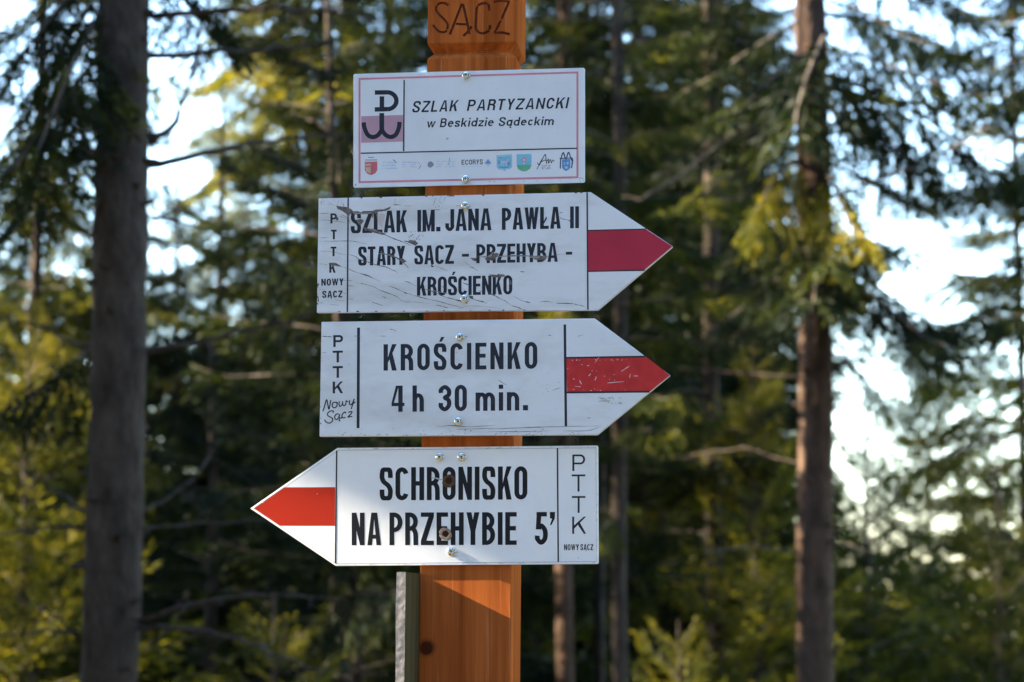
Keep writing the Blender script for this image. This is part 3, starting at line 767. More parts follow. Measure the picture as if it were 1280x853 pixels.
    if c == 'W':
        k = s * .92; q = w * .30
        return [[(0, h), (k, h), (q + k * .4, 0), (q - k * .4, 0)], [(w / 2 - k * .5, h), (w / 2 + k * .3, h), (q + k * .5, 0), (q - k * .2, 0)], [(w / 2 - k * .3, h), (w / 2 + k * .5, h), (w - q + k * .2, 0), (w - q - k * .5, 0)], [(w - k, h), (w, h), (w - q + k * .4, 0), (w - q - k * .4, 0)]]
    if c == 'H': return [rect(0, 0, s, h), rect(w - s, 0, w, h), rect(s, h * .44, w - s, h * .44 + t)]
    if c == 'E': return [rect(0, 0, s, h), rect(s, 0, w, t), rect(s, h - t, w, h), rect(s, h * .44, w * .93, h * .44 + t)]
    if c == '-': return [rect(0, h * .36, w, h * .36 + t)]
    if c == '.': return [rect(0, 0, w, w * 1.05)]
    if c == "'": return [[(0, h), (w, h), (w * .95, h * .80), (w * .30, h * .60), (0, h * .60), (w * .42, h * .80), (0, h * .80)]]
    if c == '4': return [rect(w * .52, 0, w * .52 + s, h), rect(0, h * .22, w, h * .22 + t * .85), [(0, h * .22 + t * .8), (s * .55, h * .22 + t * .8), (w * .56, h), (w * .34, h)]]
    if c == '3':
        P = [(a, h * .70), (a, h * .82), (w * .5, h - b), (w - a, h * .8), (w - a * 1.1, h * .62), (w * .5, h * .52), (w - a * 1.1, h * .42), (w - a, h * .22), (w * .5, b), (a, h * .18), (a, h * .32)]
        return stroke(spline(P), s, t)
    if c == '5': return [rect(w * .12, h - t, w * .96, h), [(w * .06, h * .47), (w * .06 + s * .9, h * .47), (w * .12 + s, h - t), (w * .12, h - t)]] + stroke(spline([(w * .10 + a, h * .50), (w * .5, h * .585), (w - a, h * .44), (w - a, h * .2), (w * .5, b), (a, h * .18), (a, h * .28)]), s, t)
    # lower case, x-height .70 of the capitals
    x = h * .70
    def arch(xa, xb):
        ry2 = x * .30
        return stroke([(xa, x - b - ry2 * 1.3)] + earc((xa + xb) / 2, x - b - ry2, (xb - xa) / 2, ry2, 180, 0, 12) + [(xb, 0)], s, t)
    if c == 'h': return [rect(0, 0, s, h)] + arch(a, w - a)
    if c == 'n': return [rect(0, 0, s, x)] + arch(a, w - a)
    if c == 'm': return [rect(0, 0, s, x)] + arch(a, w / 2) + arch(w / 2, w - a)
    if c == 'i': return [rect(0, 0, w, x), rect(0, h * .83, w, h * .83 + max(t, w * .95))]
    if c == 'w': return [[(p[0], p[1] * x / h) for p in q] for q in glyph('W', w, h, s, t)]
    if c == 'z': return [[(p[0], p[1] * x / h) for p in q] for q in glyph('Z', w, h, s, t * h / x)]
    if c == 'c': return stroke(earc(w / 2, x / 2, rx, x / 2 - b, 38, 322, 18), s, t)
    if c == 'e': return stroke(earc(w / 2, x / 2, rx, x / 2 - b, 0, 318, 20), s, t) + [rect(s * .6, x * .44, w, x * .44 + t * .85)]
    if c == 's': return [[(p[0], p[1] * x / h) for p in q] for q in glyph('S', w, h, s, t * h / x)]
    if c == 'k': return [rect(0, 0, s, h), [(s, x * .30), (s, x * .55), (w - s * 1.1, x), (w, x)], [(w * .36, x * .5), (w - s * 1.1, 0), (w, 0), (w * .36 + s * .8, x * .66)]]
    if c == 'd': return [rect(w - s, 0, w, h)] + stroke(earc(w / 2, x / 2, rx, x / 2 - b, 0, 360, 20), s, t)
    if c == 'a' or c == 'ą':
        g = [rect(w - s, 0, w, x)] + stroke(earc(w / 2, x / 2, rx, x / 2 - b, 0, 360, 20), s, t)
        if c == 'ą': g += stroke(spline([(w - a, 0), (w - s, -h * .10), (w - a * 1.4, -h * .20), (w, -h * .20)]), s * .7, t * .7)
        return g
    return [rect(0, 0, w, h)]
WID = {'M': 1.42, 'W': 1.5, 'I': .0, '.': .0, 'm': 1.5, 'i': .0, 'w': 1.25, 'A': 1.12, 'Ą': 1.12, 'L': .86, 'Ł': .92, 'J': .86, 'E': .88, 'T': .92, 'K': 1.05, 'N': 1.05, 'z': .82, 's': .8, 'c': .82, 'e': .92, 'k': .92, 'a': .92, 'ą': .92, 'd': .95, 'h': .95, 'n': .95}
def word(text, x0, x1, yl, yr, hl, hr, s, t, gap, slant=0.0):
    """polygons in photograph pixels for one word from x0 to x1, baseline yl -> yr, capital height hl -> hr"""
    fixed = sum(s * (1.0 if c in 'Ii' else 1.15) for c in text if WID.get(c, 1) == 0) + gap * (len(text) - 1)
    flex = sum(WID.get(c, 1) for c in text)
    k = (x1 - x0 - fixed) / flex if flex else 0
    out, X = [], 0
    for c in text:
        w = WID.get(c, 1) * k if WID.get(c, 1) else s * (1.0 if c in 'Ii' else 1.15)
        for poly in glyph(c, w, 1.0 * hl, s, t):
            q = []
            for px, py in poly:
                f = (X + px) / (x1 - x0)
                q.append((x0 + X + px + slant * py, yl + (yr - yl) * f - py * (hl + (hr - hl) * f) / hl))
            out.append(q)
        X += w + gap
    return out

# ------------------------------------------------------------------ signs
class Sign:
    def __init__(s, label, corners, off, thick, m, bevel=0.0009, holes=None):
        s.off = off
        c = on_front(sum(p[0] for p in corners) / len(corners), max(p[1] for p in corners), off)
        s.root = empty('trail_sign', c, label, 'sign', 'trail signs on the post')
        s.o = c
        n = len(corners)
        front = [on_front(x, y, off) for x, y in corners]
        back = [p - N * thick for p in front]
        F = [tuple(range(n)), tuple(range(2 * n - 1, n - 1, -1))] + [(i, i + n, (i + 1) % n + n, (i + 1) % n) for i in range(n)]
        s.board = link('board', py_mesh('board', front + back, F, m, c, bevel), s.root)
        s.thick = thick
    def print(s, name, polys, m, layer=1, parent=None, label=None):
        """flat printed or painted shapes, each layer a hair above the last"""
        V, F = [], []
        for i, poly in enumerate(polys):
            o = s.off + 0.00005 * layer + 0.000003 * (i % 12)
            base = len(V)
            V += [on_front(x, y, o) for x, y in poly]
            if len(poly) <= 4: 
                F.append(tuple(range(base, base + len(poly))))
            else:
                for tri in tessellate_polygon([[Vector((x, y, 0)) for x, y in poly]]): F.append(tuple(base + i2 for i2 in tri))
        me = bpy.data.meshes.new(name)
        me.from_pydata([tuple(v - s.o) for v in V], [], F)
        # every face looks out of the sign
        bm = bmesh.new(); bm.from_mesh(me); bm.normal_update()
        for f in bm.faces:
            if f.normal.dot(N) < 0: f.normal_flip()
        bm.to_mesh(me); bm.free()
        me.materials.append(M[m])
        o = link(name, me, parent or s.root)
        if name in ('crack', 'wear', 'flaking', 'scratch'): o['kind'] = 'stuff'      # wear nobody could count
        if label: o['label'] = label
        return o
    def screw(s, x, y, r):
        rm = r * 3.42 / FPX
        prof = [(1.0, 0.0), (1.0, .12), (.93, .34), (.75, .46), (.5, .52), (.24, .52), (.14, .38), (0, .32)]
        ctr = on_front(x, y, s.off)
        V, F = [], []
        seg = 20
        for ru, d in prof[:-1]:
            for k in range(seg):
                a = 6.2832 * k / seg
                rr = ru * rm * (1 if ru > .3 else (0.7 + .5 * abs(math.cos(2 * a))))
                V.append(ctr + U * math.cos(a) * rr + Vector((0, 0, 1)) * math.sin(a) * rr + N * (d * rm + 0.0002))
        V.append(ctr + N * (prof[-1][1] * rm))
        nr = len(prof) - 1
        for i in range(nr - 1):
            for k in range(seg):
                F.append((i * seg + k, i * seg + (k + 1) % seg, (i + 1) * seg + (k + 1) % seg, (i + 1) * seg + k))
        for k in range(seg): F.append(((nr - 1) * seg + k, (nr - 1) * seg + (k + 1) % seg, nr * seg))
        me = py_mesh('screw', V, F, M['zinc'], s.o, 0, True)
        me.materials.append(M['recess'])
        for p in me.polygons:
            if p.index >= (nr - 2) * seg: p.material_index = 1
        return link('screw', me, s.root)
def vline(x0, y0, x1, y1, w): return [(x0 - w / 2, y0), (x0 + w / 2, y0), (x1 + w / 2, y1), (x1 - w / 2, y1)]
def hline(x0, y0, x1, y1, w): return [(x0, y0 - w / 2), (x1, y1 - w / 2), (x1, y1 + w / 2), (x0, y0 + w / 2)]
def bead(pts, w, seed=0, taper=True):
    """an irregular thin crack along a polyline"""
    rng = random.Random(seed)
    P = spline(pts, 5); n = len(P); L, Rr = [], []
    for i, p in enumerate(P):
        a, b = P[max(i - 1, 0)], P[min(i + 1, n - 1)]
        tx, ty = b[0] - a[0], b[1] - a[1]; l = math.hypot(tx, ty) or 1
        f = (math.sin(math.pi * (i + .3) / (n - .4)) ** .6 if taper else 1) * rng.uniform(.45, 1.3) * w / 2
        j = rng.uniform(-.15, .15)
        L.append((p[0] - ty / l * f, p[1] + tx / l * f + j)); Rr.append((p[0] + ty / l * f, p[1] - tx / l * f + j))
    return [[L[i], L[i + 1], Rr[i + 1], Rr[i]] for i in range(n - 1)]
def blob(cx, cy, rx, ry, seed, n=11, rough=.35):
    rng = random.Random(seed)
    return [(cx + rx * math.cos(6.2832 * k / n) * rng.uniform(1 - rough, 1 + rough), cy + ry * math.sin(6.2832 * k / n) * rng.uniform(1 - rough, 1 + rough)) for k in range(n)]
def zz(ox, oy, k, pts): return [(ox + x / k, oy + y / k) for x, y in pts]

# ---- top sign
S1 = Sign('uppermost white rectangular sign with pink border, anchor emblem and small logos',
          [(443.2, 92.6), (729.6, 85.0), (731, 86.4), (731, 226.8), (729.6, 228.4), (443, 234.6), (441.6, 233), (441.7, 94)], 0.0055, 0.0035, M['white_panel'], 0.0006)
bl, br_, tl, tr = (448.2, 228), (723, 221.8), (448.2, 99), (723, 90.8)
S1.print('border', [hline(*tl, *tr, 2.4), hline(*bl, *br_, 2.6), vline(tl[0] + 1.2, tl[1] + 1.2, bl[0] + 1.2, bl[1] - 1.2, 2.5), vline(tr[0] - 1.2, tr[1] + 1.2, br_[0] - 1.2, br_[1] - 1.2, 2.5)], 'pink_line', 1)
for d_ in (vline(505.2, 100.2, 504.6, 189.2, 1.8), hline(451, 191.8, 721.6, 185.6, 1.6)): S1.print('divider', [d_], 'ink', 2)
emb = S1.print('emblem', [[(451.4, 145.6), (503.8, 143.9), (503.8, 177.2), (451.4, 178.8)]], 'pink_band', 1, label='pink and white field with a dark anchor made of the letters P and W')
pw = [[(468.6, 113.1), (484, 112.9), (484, 118.4), (468.6, 118.7)], [(468.4, 134.3), (474.5, 134.1), (474.5, 139.7), (468.4, 139.9)], rect(474.5, 120.6, 480.2, 139.7), [(480.2, 133.9), (484, 133.9), (484, 139.5), (480.2, 139.5)]]
pw += stroke(earc(484, 126.2, 11.5, 10.6, -90, 90, 16), 5.6, 5.5)
pw += [rect(474.2, 141.6, 480.2, 166)]
pw += stroke(spline([(454.6, 153.2), (455.6, 160), (459.5, 168.5), (465.5, 171.6), (471.5, 169.8), (475.5, 165.5), (477.2, 162)]), 5.4, 5.4)
pw += stroke(spline([(499.4, 152.6), (498.6, 159.6), (495, 168.2), (489, 171.4), (483, 169.6), (479, 165.3), (477.2, 162)]), 5.4, 5.4)
S1.print('anchor', pw, 'ink', 2, parent=emb)
S1.print('lettering', word('SZLAK', 514.8, 571, 140.9, 139.2, 14.2, 14.0, 2.5, 2.2, 2.6, .2), 'ink', 2)
S1.print('lettering', word('PARTYZANCKI', 583.4, 709.2, 138.9, 135.6, 14.0, 13.8, 2.5, 2.2, 2.6, .2), 'ink', 2)
S1.print('lettering', word('w', 532.8, 543.6, 159.8, 159.4, 11, 11, 2.0, 1.75, 1.6, .18), 'ink', 2)
S1.print('lettering', word('Beskidzie', 549.6, 616.4, 159.3, 157.9, 11.2, 11.0, 2.0, 1.75, 1.7, .18), 'ink', 2)
S1.print('lettering', word('Sądeckim', 623, 691.6, 157.8, 156.6, 11.0, 10.8, 2.0, 1.75, 1.7, .18), 'ink', 2)
# the row of small logos
c1 = S1.print('crest', [[(456, 202.6), (471.6, 202.2), (471.6, 213), (469, 217), (464, 219.2), (459, 217.2), (456, 213.4)]], 'crest_red', 1)
S1.print('crest_detail', [[(456.6, 205), (463.6, 204.8), (463.6, 207.4), (456.6, 207.6)], [(456.6, 209.4), (463.4, 209.2), (463.4, 217), (457.8, 214.6)]], 'gold_ink', 2, c1)
S1.print('crest_detail', [hline(456.2, 200.1, 471.4, 199.8, .8), hline(460, 197, 467.6, 196.8, 1.2), hline(456.4, 201.3, 471.4, 201, .5)], 'grey_ink', 2, c1)
rng0 = random.Random(4)
def scribble(x0, y0, x1, y1, rows, dens, seed):
    rng = random.Random(seed); out = []
    rh = (y1 - y0) / rows
    for r_ in range(rows):
        x = x0
        while x < x1:
            w = rng.uniform(.8, 2.0)
            if rng.random() < dens: out.append(rect(x, y0 + r_ * rh + rng.uniform(0, rh * .2), min(x + w, x1), y0 + r_ * rh + rh * rng.uniform(.5, .75)))
            x += w + .5
    return out
l2 = S1.print('logo', scribble(477, 202, 497, 213, 3, .8, 1), 'pale_blue_ink', 1)
S1.print('logo_mark', bead([(491, 199.5), (493.5, 201.5), (495, 203.8)], 1.3, 2), 'grey_ink', 2, l2)
l3 = S1.print('logo', scribble(502.8, 202, 521, 210.5, 3, .9, 3), 'pale_blue_ink', 1)
S1.print('logo_mark', bead([(526, 206), (525, 209), (523, 211.5)], 1.2, 4) + bead([(522.6, 203), (524.5, 205)], .8, 5), 'grey_ink', 2, l3)
l4 = S1.print('logo', [blob(538, 205.8, 4.0, 3.8, 6, 9, .2)], 'grey_ink', 1)
S1.print('logo_text', scribble(545, 201.2, 569, 210.5, 3, .6, 7), 'pale_blue_ink', 1, l4)
S1.print('logo_mark', bead([(562, 196), (561.8, 201), (560.5, 205.5), (558.5, 206)], .9, 8), 'grey_ink', 2, l4)
l5 = S1.print('logo', word('EC', 577, 585.6, 206.2, 206.1, 6.2, 6.2, .95, .95, .8) + word('ORYS', 586.4, 603.4, 206.0, 205.6, 6.2, 6.2, .95, .95, .8), 'ink', 1)
S1.print('logo_text', [hline(577.6, 208.6, 602.4, 208.2, .6)], 'pale_blue_ink', 1, l5)
S1.print('logo_mark', [[(610, 198.4), (615, 203.6), (610, 208.8), (605, 203.8)]], 'pale_blue_ink', 1, l5)
S1.print('logo_mark', [[(610, 199.6), (613.6, 204.6), (610, 204.9), (606.6, 204.7)]], 'blue_ink', 2, l5)
c2 = S1.print('crest', [[(620.6, 194.4), (640, 193), (640, 209.4), (637, 211.6), (632.6, 212.2), (630.6, 214.6), (628.6, 212.4), (623.6, 212.2), (621, 210)]], 'cyan_ink', 1)
S1.print('crest_detail', stroke([(622, 195.6), (638.8, 194.4), (638.8, 209), (630.6, 212.6), (622.2, 209.6)], .8, .8, True) + [rect(625.6, 201.2, 634, 204.2), rect(626, 204, 627.4, 208), rect(629, 204, 630.2, 208.4), rect(632.4, 204, 633.8, 207.6), blob(635.2, 200.4, 1.4, 1.4, 3)], 'pale_blue_ink', 2, c2)
S1.print('crest_detail', [rect(624, 208.6, 636.6, 210), rect(623.4, 197, 628, 198), rect(634.6, 203.6, 637, 206.6), rect(622.8, 201, 624.6, 205)], 'blue_ink', 3, c2)
c3 = S1.print('crest', [[(645.6, 193), (664.4, 192.6), (664.4, 206.6), (645.8, 207)]], 'cyan_ink', 1)
S1.print('crest_detail', [[(645.8, 207), (655, 205.6), (664.4, 206.6), (662.6, 211.2), (658.4, 213.8), (655, 214.5), (651, 213.8), (647.4, 211.2)]], 'green_ink', 1, c3)
S1.print('crest_detail', [blob(655, 200.2, 3.6, 3.2, 8, 12, .12)], 'pink_line', 2, c3)
S1.print('crest_detail', [blob(655, 200.2, 1.9, 1.7, 9, 10, .12), rect(654.5, 203, 655.6, 206.6)], 'pale_blue_ink', 3, c3)
l6 = S1.print('logo', stroke(spline([(671.6, 203.5), (673.4, 206), (676, 202), (677, 199.6), (675.6, 203.6), (673, 208), (671.2, 212)]), .9, .9) + stroke(spline([(674, 207), (678, 199), (681.6, 193.2), (682.4, 198), (683.2, 205.4)]), 1.0, 1.0) + stroke(spline([(676.6, 202.6), (681, 200.4), (684, 201.4), (685.4, 198.6), (685.6, 204.4), (688, 199.6), (689.2, 204), (691, 200.4), (693, 201.8)]), .9, .9), 'ink', 1)
S1.print('logo_text', scribble(677, 206.6, 688, 212.4, 3, .8, 12), 'grey_ink', 1, l6)
c4 = S1.print('crest', [[(702.6, 199.4), (713, 198.8), (713, 209.6), (710.6, 212.4), (707.6, 214.2), (704.6, 212.6), (702.6, 210)]], 'blue_ink', 2)
S1.print('crest_detail', stroke(spline([(700.4, 211), (700.6, 203), (701.6, 197), (704.2, 191), (706.4, 197.4), (708, 198), (710.6, 190.6), (713.4, 197.4), (715.4, 203), (714.2, 210.4)]), 1.5, 1.5) + stroke(earc(714, 201, 2, 3.6, 90, -90, 8), 1.2, 1.2) + [hline(699.4, 198.4, 715.6, 197.6, 1.2)], 'navy_ink', 1, c4)
S1.print('crest_detail', [rect(704.8, 203, 706.4, 206.4), rect(708.4, 202.4, 710.6, 206), rect(706, 208, 709.6, 211)], 'pale_blue_ink', 3, c4)
S1.print('wear', [blob(727.6 + rng0.uniform(-3.5, 2.6), 225 + rng0.uniform(-3, 2.2), .9, .6, i) for i in range(9)] + [blob(444.4, 231.4, 1.3, 1.2, 30)] + [blob(rng0.uniform(520, 720), rng0.uniform(96, 180), .5, .4, 60 + i) for i in range(16)] + [blob(x, 227.6 - (x - 600) * .022 + rng0.uniform(-.6, .6), .9, .5, 90 + int(x)) for x in (612, 618, 655, 671, 700, 713)] + [blob(559.2, 173.6, 1.8, 1.1, 99)], 'smudge', 4)
S1.screw(582.8, 94.6, 5.5); S1.screw(582.3, 224.2, 5.5)

# ---- second sign: cracked paint
S2 = Sign('weathered white arrow sign pointing right with a crimson stripe and badly cracked lettering',
          [(398.2, 248.2), (738.4, 240.4), (841, 308.2), (747, 387.6), (396, 390.8)], 0.015, 0.012, M['white_old'])
for d_ in (vline(435.2, 247.6, 434.2, 390.2, 1.9), vline(733.9, 240.8, 734.9, 387.4, 2.0)): S2.print('divider', [d_], 'ink', 1)
st2 = S2.print('stripe', [[(734.8, 288.9), (808.6, 287.4), (840.4, 308.3), (804.8, 338.0), (735.0, 338.8)]], 'red_a', 1)
for d_ in (hline(735, 288.3, 808, 286.6, 1.5), hline(735.6, 339.4, 806, 338.0, 1.7)): S2.print('stripe_edge', [d_], 'ink', 2, st2)
yb = lambda x, x0, y0, x1, y1: y0 + (y1 - y0) * (x - x0) / (x1 - x0)
def wl(sign, words, l0, l1, h0, h1, s, t, gap, m, layer=2, slant=0):
    for tx, a, b in words:
        f = lambda x: yb(x, l0[0], l0[1], l1[0], l1[1]); g = lambda x: h0 + (h1 - h0) * (x - l0[0]) / (l1[0] - l0[0])
        sign.print('lettering', word(tx, a, b, f(a), f(b), g(a), g(b), s, t, gap, slant), m, layer)
wl(S2, [('SZLAK', 438.6, 508.8), ('IM.', 521.7, 550.6), ('JANA', 556.8, 614.4), ('PAWŁA', 627.3, 700.9), ('II', 712.6, 725)], (438, 292), (725, 285.4), 27.4, 27.4, 4.7, 3.9, 1.7, 'ink')
wl(S2, [('STARY', 447.8, 506.4), ('SĄCZ', 518, 567.4), ('-', 577.4, 586.2), ('PRZEHYBA', 595.4, 697.2), ('-', 707.3, 715.2)], (447, 332.3), (697, 327.4), 23.6, 23.8, 4.1, 3.5, 1.5, 'ink')
wl(S2, [('KROŚCIENKO', 521.2, 640.4)], (521, 370), (640, 368.2), 23.6, 24, 4.1, 3.5, 1.5, 'ink')
v2 = []
for c, x, y, w, h in (('P', 413, 279.6, 8.2, 12.6), ('T', 413.8, 299.4, 7, 12), ('T', 413.4, 320.6, 7, 12), ('K', 411.6, 341.2, 8, 12.4)): v2 += word(c, x, x + w, y, y, h, h, 2.6, 2.3, 1)
v2 += word('NOWY', 401.6, 429.4, 357.4, 356.8, 8.6, 8.6, 1.9, 1.6, 1.1) + word('SĄCZ', 402.8, 428, 372.6, 372, 8.6, 8.6, 1.9, 1.6, 1.2)
S2.print('lettering', v2, 'ink', 2)
K = 10.667
A1 = lambda p: zz(395, 240, K, p); A2 = lambda p: zz(395, 315, K, p); A3 = lambda p: zz(505, 240, K, p); A4 = lambda p: zz(505, 315, K, p); A5 = lambda p: zz(620, 240, K, p); A6 = lambda p: zz(620, 315, K, p)
ck = [(A1([(880, 560), (980, 600), (1080, 640), (1150, 665), (1280, 720)]), 1.2), (A3([(0, 655), (60, 668), (110, 690), (150, 715)]), 2.2), (A1([(30, 290), (110, 288), (180, 284)]), .7), (A1([(60, 375), (200, 385), (400, 410)]), .6),
      (A1([(290, 320), (360, 340), (420, 355)]), .6), (A1([(40, 615), (110, 612), (180, 605)]), .5), (A1([(40, 655), (200, 658), (400, 655), (500, 660), (680, 695)]), .8), (A1([(50, 790), (200, 800), (400, 840)]), .7),
      (A1([(1030, 182), (1080, 172), (1130, 178)]), 1.2), (A1([(1055, 80), (1050, 130), (1040, 180)]), .4), (A2([(430, 35), (520, 60), (580, 100), (700, 140), (820, 180), (920, 200), (1060, 260), (1085, 290)]), 1.1),
      (A2([(880, 20), (1030, 60), (1100, 95), (1180, 160), (1240, 220)]), 1.4), (A2([(1180, 120), (1210, 130)]), 1.2), (A2([(40, 160), (150, 170)]), .6), (A2([(350, 205), (430, 225), (500, 260), (640, 305), (740, 340), (870, 405)]), .9), (A2([(630, 300), (690, 318), (745, 345)]), 1.6),
      (A2([(520, 410), (610, 425), (750, 460), (870, 520), (1000, 565), (1080, 600), (1150, 655), (1280, 680)]), .7), (A2([(850, 512), (930, 540), (1020, 572)]), .8), (A2([(600, 420), (625, 430)]), 1.4), (A2([(970, 455), (1070, 490), (1120, 515)]), 1.2), (A2([(1120, 515), (1220, 555), (1280, 575)]), .6), (A2([(1205, 395), (1250, 412)]), 1.2), (A2([(880, 590), (935, 620)]), .9),
      (A2([(740, 668), (850, 705), (890, 720)]), 1.0), (A2([(430, 380), (480, 385)]), .9), (A2([(430, 450), (520, 460)]), .7), (A2([(430, 625), (500, 635)]), .7), (A2([(40, 500), (120, 505)]), .4), (A2([(250, 640), (390, 655)]), .6), (A2([(350, 380), (410, 384)]), .6), (A2([(350, 548), (400, 556)]), .7), (A2([(40, 675), (100, 685)]), .9), (A2([(180, 700), (300, 712)]), .5),
      (A4([(0, 390), (70, 410), (160, 460)]), .6), (A4([(0, 545), (50, 560)]), .8), (A4([(95, 568), (200, 600), (330, 635), (480, 665), (600, 700), (800, 750)]), .9), (A4([(170, 590), (330, 636)]), 1.2), (A4([(270, 490), (330, 515), (450, 560), (540, 600), (700, 645), (850, 690)]), 1.2), (A4([(690, 640), (780, 662), (850, 690)]), 2.0),
      (A4([(490, 455), (590, 500)]), .9), (A4([(420, 708), (500, 725), (590, 752)]), 1.1), (A4([(780, 410), (870, 445)]), 1.4), (A4([(850, 570), (930, 630), (1000, 655), (1110, 685)]), 1.1), (A4([(1010, 655), (1070, 668)]), 1.6), (A4([(410, 185), (500, 220), (590, 260)]), .6), (A4([(790, 110), (880, 190), (1000, 260)]), .6), (A4([(890, 200), (930, 215)]), 1.4), (A4([(1000, 520), (1060, 530)]), 1.2),
      (A4([(1120, 540), (1220, 590), (1280, 620)]), 1.3), (A4([(0, 650), (160, 670), (330, 690)]), .4), (A4([(720, 760), (900, 720), (1280, 750)]), .4), (A5([(835, 320), (880, 360), (940, 370), (990, 385), (1050, 380)]), .8), (A5([(840, 285), (890, 275)]), .7), (A5([(980, 400), (1000, 340)]), 1.0),
      (A6([(-290, 85), (-160, 75), (0, 60), (120, 55), (300, 50), (440, 55), (680, 60), (820, 35), (930, 30)]), .7), (A6([(320, 264), (380, 268)]), 1.3), (A6([(230, 590), (330, 645), (390, 665), (460, 680)]), .7), (A6([(385, 662), (455, 680)]), 1.2), (A6([(580, 668), (660, 660), (760, 672)]), .8), (A6([(800, 685), (950, 688), (1030, 690)]), 1.2), (A6([(1030, 690), (1080, 705), (1150, 720), (1200, 745)]), 1.0), (A6([(205, 718), (290, 740), (350, 768)]), 1.3),
      (A6([(0, 600), (120, 655), (200, 715)]), .7), (A3([(405, 110), (395, 160), (390, 190)]), .4), (A3([(0, 185), (110, 190)]), .4), (A3([(690, 190), (770, 180)]), .6), (A3([(370, 240), (480, 240)]), .9), (A1([(330, 300), (420, 345), (450, 420)]), .8)]
cp = []
for i, (p, w) in enumerate(ck): cp += bead(p, w * .85, i)
rng1 = random.Random(11)
for i in range(46): cp.append(blob(rng1.uniform(399, 430), rng1.uniform(249, 258) , rng1.uniform(.3, .7), rng1.uniform(.2, .5), i, 7))
for i in range(40): cp.append(blob(rng1.uniform(510, 530), 289 + rng1.uniform(0, 13), rng1.uniform(.25, .7), rng1.uniform(.2, .6), 70 + i, 7))
for i in range(30): cp.append(blob(rng1.uniform(541, 558), rng1.uniform(245, 262), rng1.uniform(.25, .6), rng1.uniform(.2, .5), 140 + i, 7))
for x in (533, 541, 560, 563, 566, 720, 727, 604, 452, 476): cp.append(blob(x, 245.2 - (x - 533) * .0229 + .6, rng1.uniform(.8, 2.2), rng1.uniform(.4, .8), int(x)))
for x in (424, 447, 470, 505, 534, 555, 588, 612, 629, 655): cp.append(blob(x, 389.8 - (x - 424) * .0091, rng1.uniform(.8, 2), rng1.uniform(.4, .9), int(x) + 900))
for i in range(14): cp.append(blob(397 + rng1.uniform(-.2, 1.0), rng1.uniform(355, 388), rng1.uniform(.4, 1), rng1.uniform(.5, 1.6), 300 + i))
S2.print('crack', cp, 'crack', 4, label='dark cracks across the white paint')
fl = [A1([(265, 185), (330, 195), (420, 205), (470, 232), (500, 265), (455, 300), (430, 340), (400, 290), (340, 250), (290, 230)]), A1([(480, 262), (560, 272), (740, 262), (800, 235), (900, 235), (1000, 195), (985, 225), (930, 255), (840, 265), (800, 292), (740, 285), (690, 300), (560, 296), (500, 300)]),
      A1([(640, 470), (700, 490), (780, 505), (880, 540), (940, 562), (890, 575), (800, 552), (700, 520), (650, 520)]), A1([(740, 280), (770, 285), (765, 330), (750, 360), (745, 320)]), A1([(530, 375), (600, 360), (640, 385), (600, 440), (575, 440)]),
      A2([(165, 160), (215, 145), (270, 150), (350, 202), (250, 185), (200, 178)]), A2([(1095, 80), (1160, 90), (1210, 130), (1150, 150), (1120, 120)]), A2([(850, 0), (900, 10), (940, 40), (880, 30)]), A4([(860, 580), (920, 590), (925, 635), (880, 620)]), A4([(880, 80), (970, 85), (960, 130), (920, 115)]), A4([(1130, 300), (1280, 310), (1290, 345), (1180, 340)]),
      A4([(1150, 60), (1230, 10), (1270, 30), (1200, 110), (1160, 120)]), A6([(-150, 85), (-40, 45), (20, 60), (-60, 110), (-130, 120)]), A6([(510, 70), (600, 60), (680, 75), (650, 115), (540, 110), (500, 95)]), A6([(20, 305), (110, 300), (120, 330), (60, 335)]), A6([(190, 370), (215, 400), (205, 440), (175, 430)]), A3([(60, 640), (150, 650), (190, 690), (150, 720), (100, 690)]), A1([(260, 320), (300, 345), (295, 385), (265, 375)])]
S2.print('flaking', fl, 'bare_wood', 3, label='patches of bare grey wood where the paint has flaked off')
worn = []
for i, (p, w) in enumerate([(A6([(-250, 60), (-120, 62), (0, 66), (150, 56), (300, 52), (470, 56), (690, 58)]), 1.7), (A6([(440, 72), (560, 66), (690, 64)]), 2.6), (A6([(-110, 70), (-60, 30), (-20, 0)]), 2.2), (A1([(480, 275), (600, 290), (740, 280)]), 2.4), (A1([(640, 480), (760, 505), (870, 545)]), 2.0),
                            (A2([(830, 20), (1000, 50), (1160, 130)]), 1.6), (A4([(300, 500), (600, 560)]), .9), (A6([(20, 300), (110, 310)]), 2.4)]): worn += bead(p, w, 1200 + i)
S2.print('flaking', worn, 'worn', 3, label='grey worn streaks scraped through the lettering')
pale = [A1([(800, 300), (870, 280), (930, 300), (900, 400), (880, 480), (830, 430)]), A1([(690, 440), (745, 400), (740, 490), (700, 480)])]
S2.print('flaking', pale, 'chip_white', 2)
S2.screw(581.7, 257.2, 5.4); S2.screw(580.5, 373.6, 5.4)

